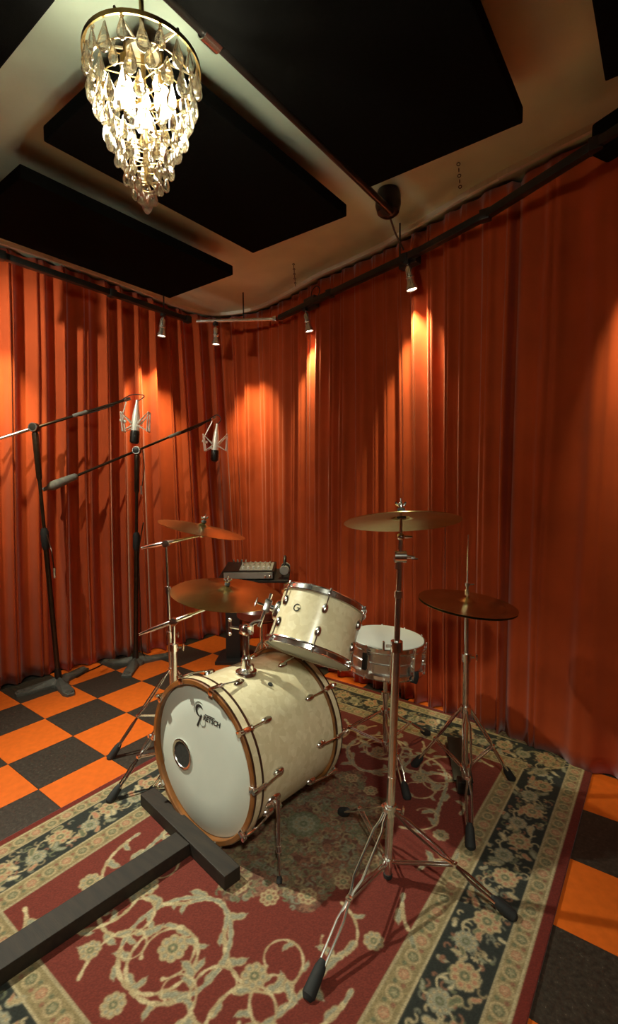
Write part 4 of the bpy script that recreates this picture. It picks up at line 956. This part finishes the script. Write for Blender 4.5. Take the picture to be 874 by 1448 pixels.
def mic(label, tip, c, cable_pts, s=1.0):
    """large condenser in a wire cradle, hanging upside down; body axis leans"""
    tip, c = V(tip), V(c); t = thing('studio_microphone', label, 'microphone', c, 'condenser microphones in wire cradles')
    ax = (V((0, 0, 1)) + _cx * .10).normalized()
    build(MB().tube([tip, tip - V((0, 0, .02)), c + V((0, 0, .04)) - _cx * .075 * s, c - _cx * .072 * s], .0042, 8), 'cradle_stem', 'bright_metal', t)
    k = build(MB().tube([c - _cx * .088 * s + V((0, 0, .012)), c - _cx * .055 * s], .010, 10), 'cradle_swivel', 'bright_metal', t)
    # bow-tie cradle frame of two wire wings
    m = MB(); w = .082 * s; h = .062 * s
    for sg in (-1, 1):
        for dep in (-.022, .022):
            o = FWD * dep
            m.tube([c + o + _cx * sg * .018 * s - V((0, 0, h * .2)), c + o + _cx * sg * w * .95 + V((0, 0, h * .8)), c + o + _cx * sg * w * .85 - V((0, 0, h * .9)), c + o + _cx * sg * .018 * s - V((0, 0, h * .4))], .0068, 6)
        m.tube([c - FWD * .022 + _cx * sg * w * .95 + V((0, 0, h * .8)), c + FWD * .022 + _cx * sg * w * .95 + V((0, 0, h * .8))], .005, 6)
        m.tube([c - FWD * .022 + _cx * sg * w * .85 - V((0, 0, h * .9)), c + FWD * .022 + _cx * sg * w * .85 - V((0, 0, h * .9))], .005, 6)
    build(m, 'cradle_frame', 'bright_metal', t)
    build(MB().lathe([(0, .125 * s), (.007 * s, .122 * s), (.010 * s, .095 * s), (.017 * s, .06 * s), (.021 * s, .03 * s), (.023 * s, -.05 * s), (.0, -.052 * s)], c, ax, 20), 'microphone_body', 'bright_metal', t)
    gr = build(MB().lathe([(0, -.05 * s), (.024 * s, -.05 * s), (.026 * s, -.06 * s), (.026 * s, -.115 * s), (.018 * s, -.125 * s), (0, -.126 * s)], c, ax, 20), 'microphone_grille', 'black_metal', t)
    for q in (-.07, -.09, -.11): build(MB().ring(c + ax * q * s, ax, .0262 * s, .0012, 22, 5), 'grille_band', 'rubber', gr)
    cb = build(MB().tube(catmull(np.array([list(V(p)) for p in cable_pts]), 10), .0035, 8), 'cable', 'cable', t)
A1 = V((-.70, .19, 1.636)); L1 = V((-.80, -.011, 1.547)); E1 = A1
E1 = V((-.464, .665, 1.838))
dd = (E1 - A1).normalized()
mic_stand('microphone stand nearer the open side, its boom crossing in front of the other stand', (-.70, .265, 0), A1, L1, E1, [R_(-10), R_(-100), R_(112)], cw=False)
m1 = E1 + (at_depth(192, 602, 3.0) - at_depth(178, 571, 3.0)) * 1.05
mic('silver studio microphone hanging just in front of the other stand pole', E1, m1, [m1 + V((0, 0, .12)), m1 + V((.03, .05, .17)), E1 + V((.02, .02, .03)), E1 - dd * .1 + V((0, 0, -.012)), E1 - dd * .3 + V((0, 0, -.012))], 1.15)
A2 = V((-.56, .80, 1.517)); L2 = V((-.74, .29, 1.275)); E2 = V((-.374, 1.328, 1.768)); d2 = (E2 - A2).normalized()
mic_stand('microphone stand nearer the curtained corner, boom with grey sleeved counterweight', (-.60, .76, 0), A2, L2, E2, [R_(-48), R_(72), R_(214)])
m2 = E2 + (at_depth(305, 624, 3.64) - at_depth(300, 591, 3.64))
mic('silver studio microphone with black grille hanging out towards the corner', E2, m2, [m2 + V((0, 0, .12)), m2 + V((.03, .03, .17)), E2 + V((.02, .02, .03)), E2 - d2 * .1 + V((0, 0, -.012)), E2 - d2 * .3 + V((0, 0, -.012))], 1.15)
# loose cables with plugs
def hang_cable(label, pts, plug=True):
    P = catmull(np.array([list(V(p)) for p in pts]), 12); t = thing('hanging_cable', label, 'cable', pts[-1])
    build(MB().tube(P, .0035, 8), 'cable', 'mic_tube', t)
    if plug: build(MB().tube([V(P[-1]) + V((0, 0, .03)), V(P[-1]) - V((0, 0, .03))], .008, 10), 'plug', 'silver', t)
hang_cable('short cable with silver plug hanging from the stand by the corner', [A2 + _cx * .05 - FWD * .03, A2 + _cx * .055 + V((0, 0, -.14)) - FWD * .03, at_depth(200, 693, 3.27)])
hang_cable('thin cable with silver plug hanging down the stand nearer the open side', [A1 + V((.03, .03, -.66)), at_depth(73, 780, 2.90), at_depth(77, 810, 2.90)])
def run_cable(label, pts):
    tag(build(MB().tube(catmull(np.array([list(V(p)) for p in pts]), 10), .004, 8), 'microphone_cable', 'mic_tube'), label, 'cable')
run_cable('cable running down the pole of the stand nearer the curtained corner', [A2 + _cx * .035 - FWD * .02 + V((0, 0, -.5)), V((-.555, .785, .8)), V((-.56, .785, .45)), V((-.56, .785, .12)), V((-.55, .80, .055))])

run_cable('thin cable lying on the tiles between the two iron microphone bases', [on_z(158, 930, .006), on_z(140, 942, .006), on_z(122, 950, .006), on_z(108, 958, .006)])

# ================================================================== MIXER DESK IN THE CORNER
def mixer():
    b = V((-.09, 1.24, 0)); t = thing('mixer_pedestal', 'black pedestal with tray holding the small mixer in the curtained corner', 'pedestal', b)
    yaw = Matrix.Rotation(.62, 3, 'Z')
    build(MB().box(b + V((0, 0, .012)), (.24, .24, .024), yaw, .004), 'pedestal_foot', 'black', t, 0)
    build(MB().box(b + V((0, 0, .31)), (.105, .105, .60), yaw, .005), 'pedestal_column', 'black', t, 0)
    tilt = yaw @ Matrix.Rotation(.14, 3, 'X'); c = b + yaw @ V((.16, -.02, .62))
    build(MB().box(c, (.50, .26, .018), tilt, .004), 'tray', 'black', t, 0)
    m = thing('audio_mixer', 'small black mixer with silver knobs on the pedestal tray', 'mixer', c); u = tilt @ V((0, 0, 1))
    build(MB().box(c + tilt @ V((-.03, .0, .040)), (.36, .22, .060), tilt, .005), 'mixer_body', 'black_metal', m, 0)
    build(MB().box(c + tilt @ V((-.03, -.112, .040)), (.34, .006, .045), tilt, .002), 'front_strip', 'grey_plastic', m, 0)
    build(MB().box(c + tilt @ V((.02, -.005, .0715)), (.23, .17, .004), tilt, .001), 'control_panel', 'grey_plastic', m, 0)
    for i in range(6):
        for j in range(3):
            p = c + tilt @ V((-.07 + .036 * i, -.06 + .055 * j, .074)); build(MB().lathe([(.009, 0), (.008, .016), (.006, .018), (0, .018)], p, u, 10), 'knob', 'silver' if j else 'white_plastic', m)
    for i in range(4): build(MB().tube([c + tilt @ V((-.16 + .03 * i, .06, .068)), c + tilt @ V((-.16 + .03 * i, .06, .105))], .008, 10), 'jack_plug', 'chrome', m)
    for i in range(2): build(MB().ball(c + tilt @ V((.09 + .03 * i, -.118, .035)), .010, 10), 'front_knob', 'chrome', m)
    h = thing('headphones', 'black headphones resting on the end of the mixer tray', 'headphones', c + tilt @ V((.22, 0, .02)))
    hc = c + tilt @ V((.22, -.01, .085)); x = yaw @ V((1, 0, 0)); y = yaw @ V((0, 1, 0))
    build(MB().tube([hc + y * .062 * math.cos(q) + V((0, 0, 1)) * .06 * math.sin(q) for q in np.linspace(-.15, math.pi + .15, 20)], [.008] * 20, 8), 'headband', 'black', h)
    for s in (-1, 1):
        p = hc + y * s * .060 + V((0, 0, -.028)); build(MB().lathe([(.0, -.02), (.026, -.018), (.034, -.006), (.034, .006), (.030, .016), (0, .018)], p, y * s, 18), 'ear_cup', 'grey_plastic', h)
        build(MB().ring(p - y * s * .016, y, .024, .009, 20, 8), 'ear_pad', 'rubber', h)
mixer()
# drum stool glimpsed between the tom bracket and the pedestal
def stool():
    b = V((.42, .98, 0)); t = thing('drum_stool', 'round maroon drum stool with chrome legs behind the bass drum', 'stool', b)
    build(MB().lathe([(0, .545), (.10, .545), (.135, .535), (.15, .515), (.15, .475), (.14, .465), (0, .465)], b, (0, 0, 1), 32), 'seat', 'maroon', t)
    build(MB().lathe([(0, .466), (.12, .466), (.12, .452), (0, .452)], b, (0, 0, 1), 24), 'seat_plate', 'black_metal', t)
    build(MB().tube([b + V((0, 0, .10)), b + V((0, 0, .455))], .013, 12), 'post', 'chrome', t)
    for q in (20, 140, 260):
        o = V((math.cos(R_(q)), math.sin(R_(q)), 0)); l = build(MB().tube([b + V((0, 0, .30)) + o * .015, b + o * .22 + V((0, 0, .012))], .008, 10), 'leg', 'chrome', t)
        build(MB().ball(b + o * .22 + V((0, 0, .014)), .014, 10), 'rubber_foot', 'rubber', l)
stool()
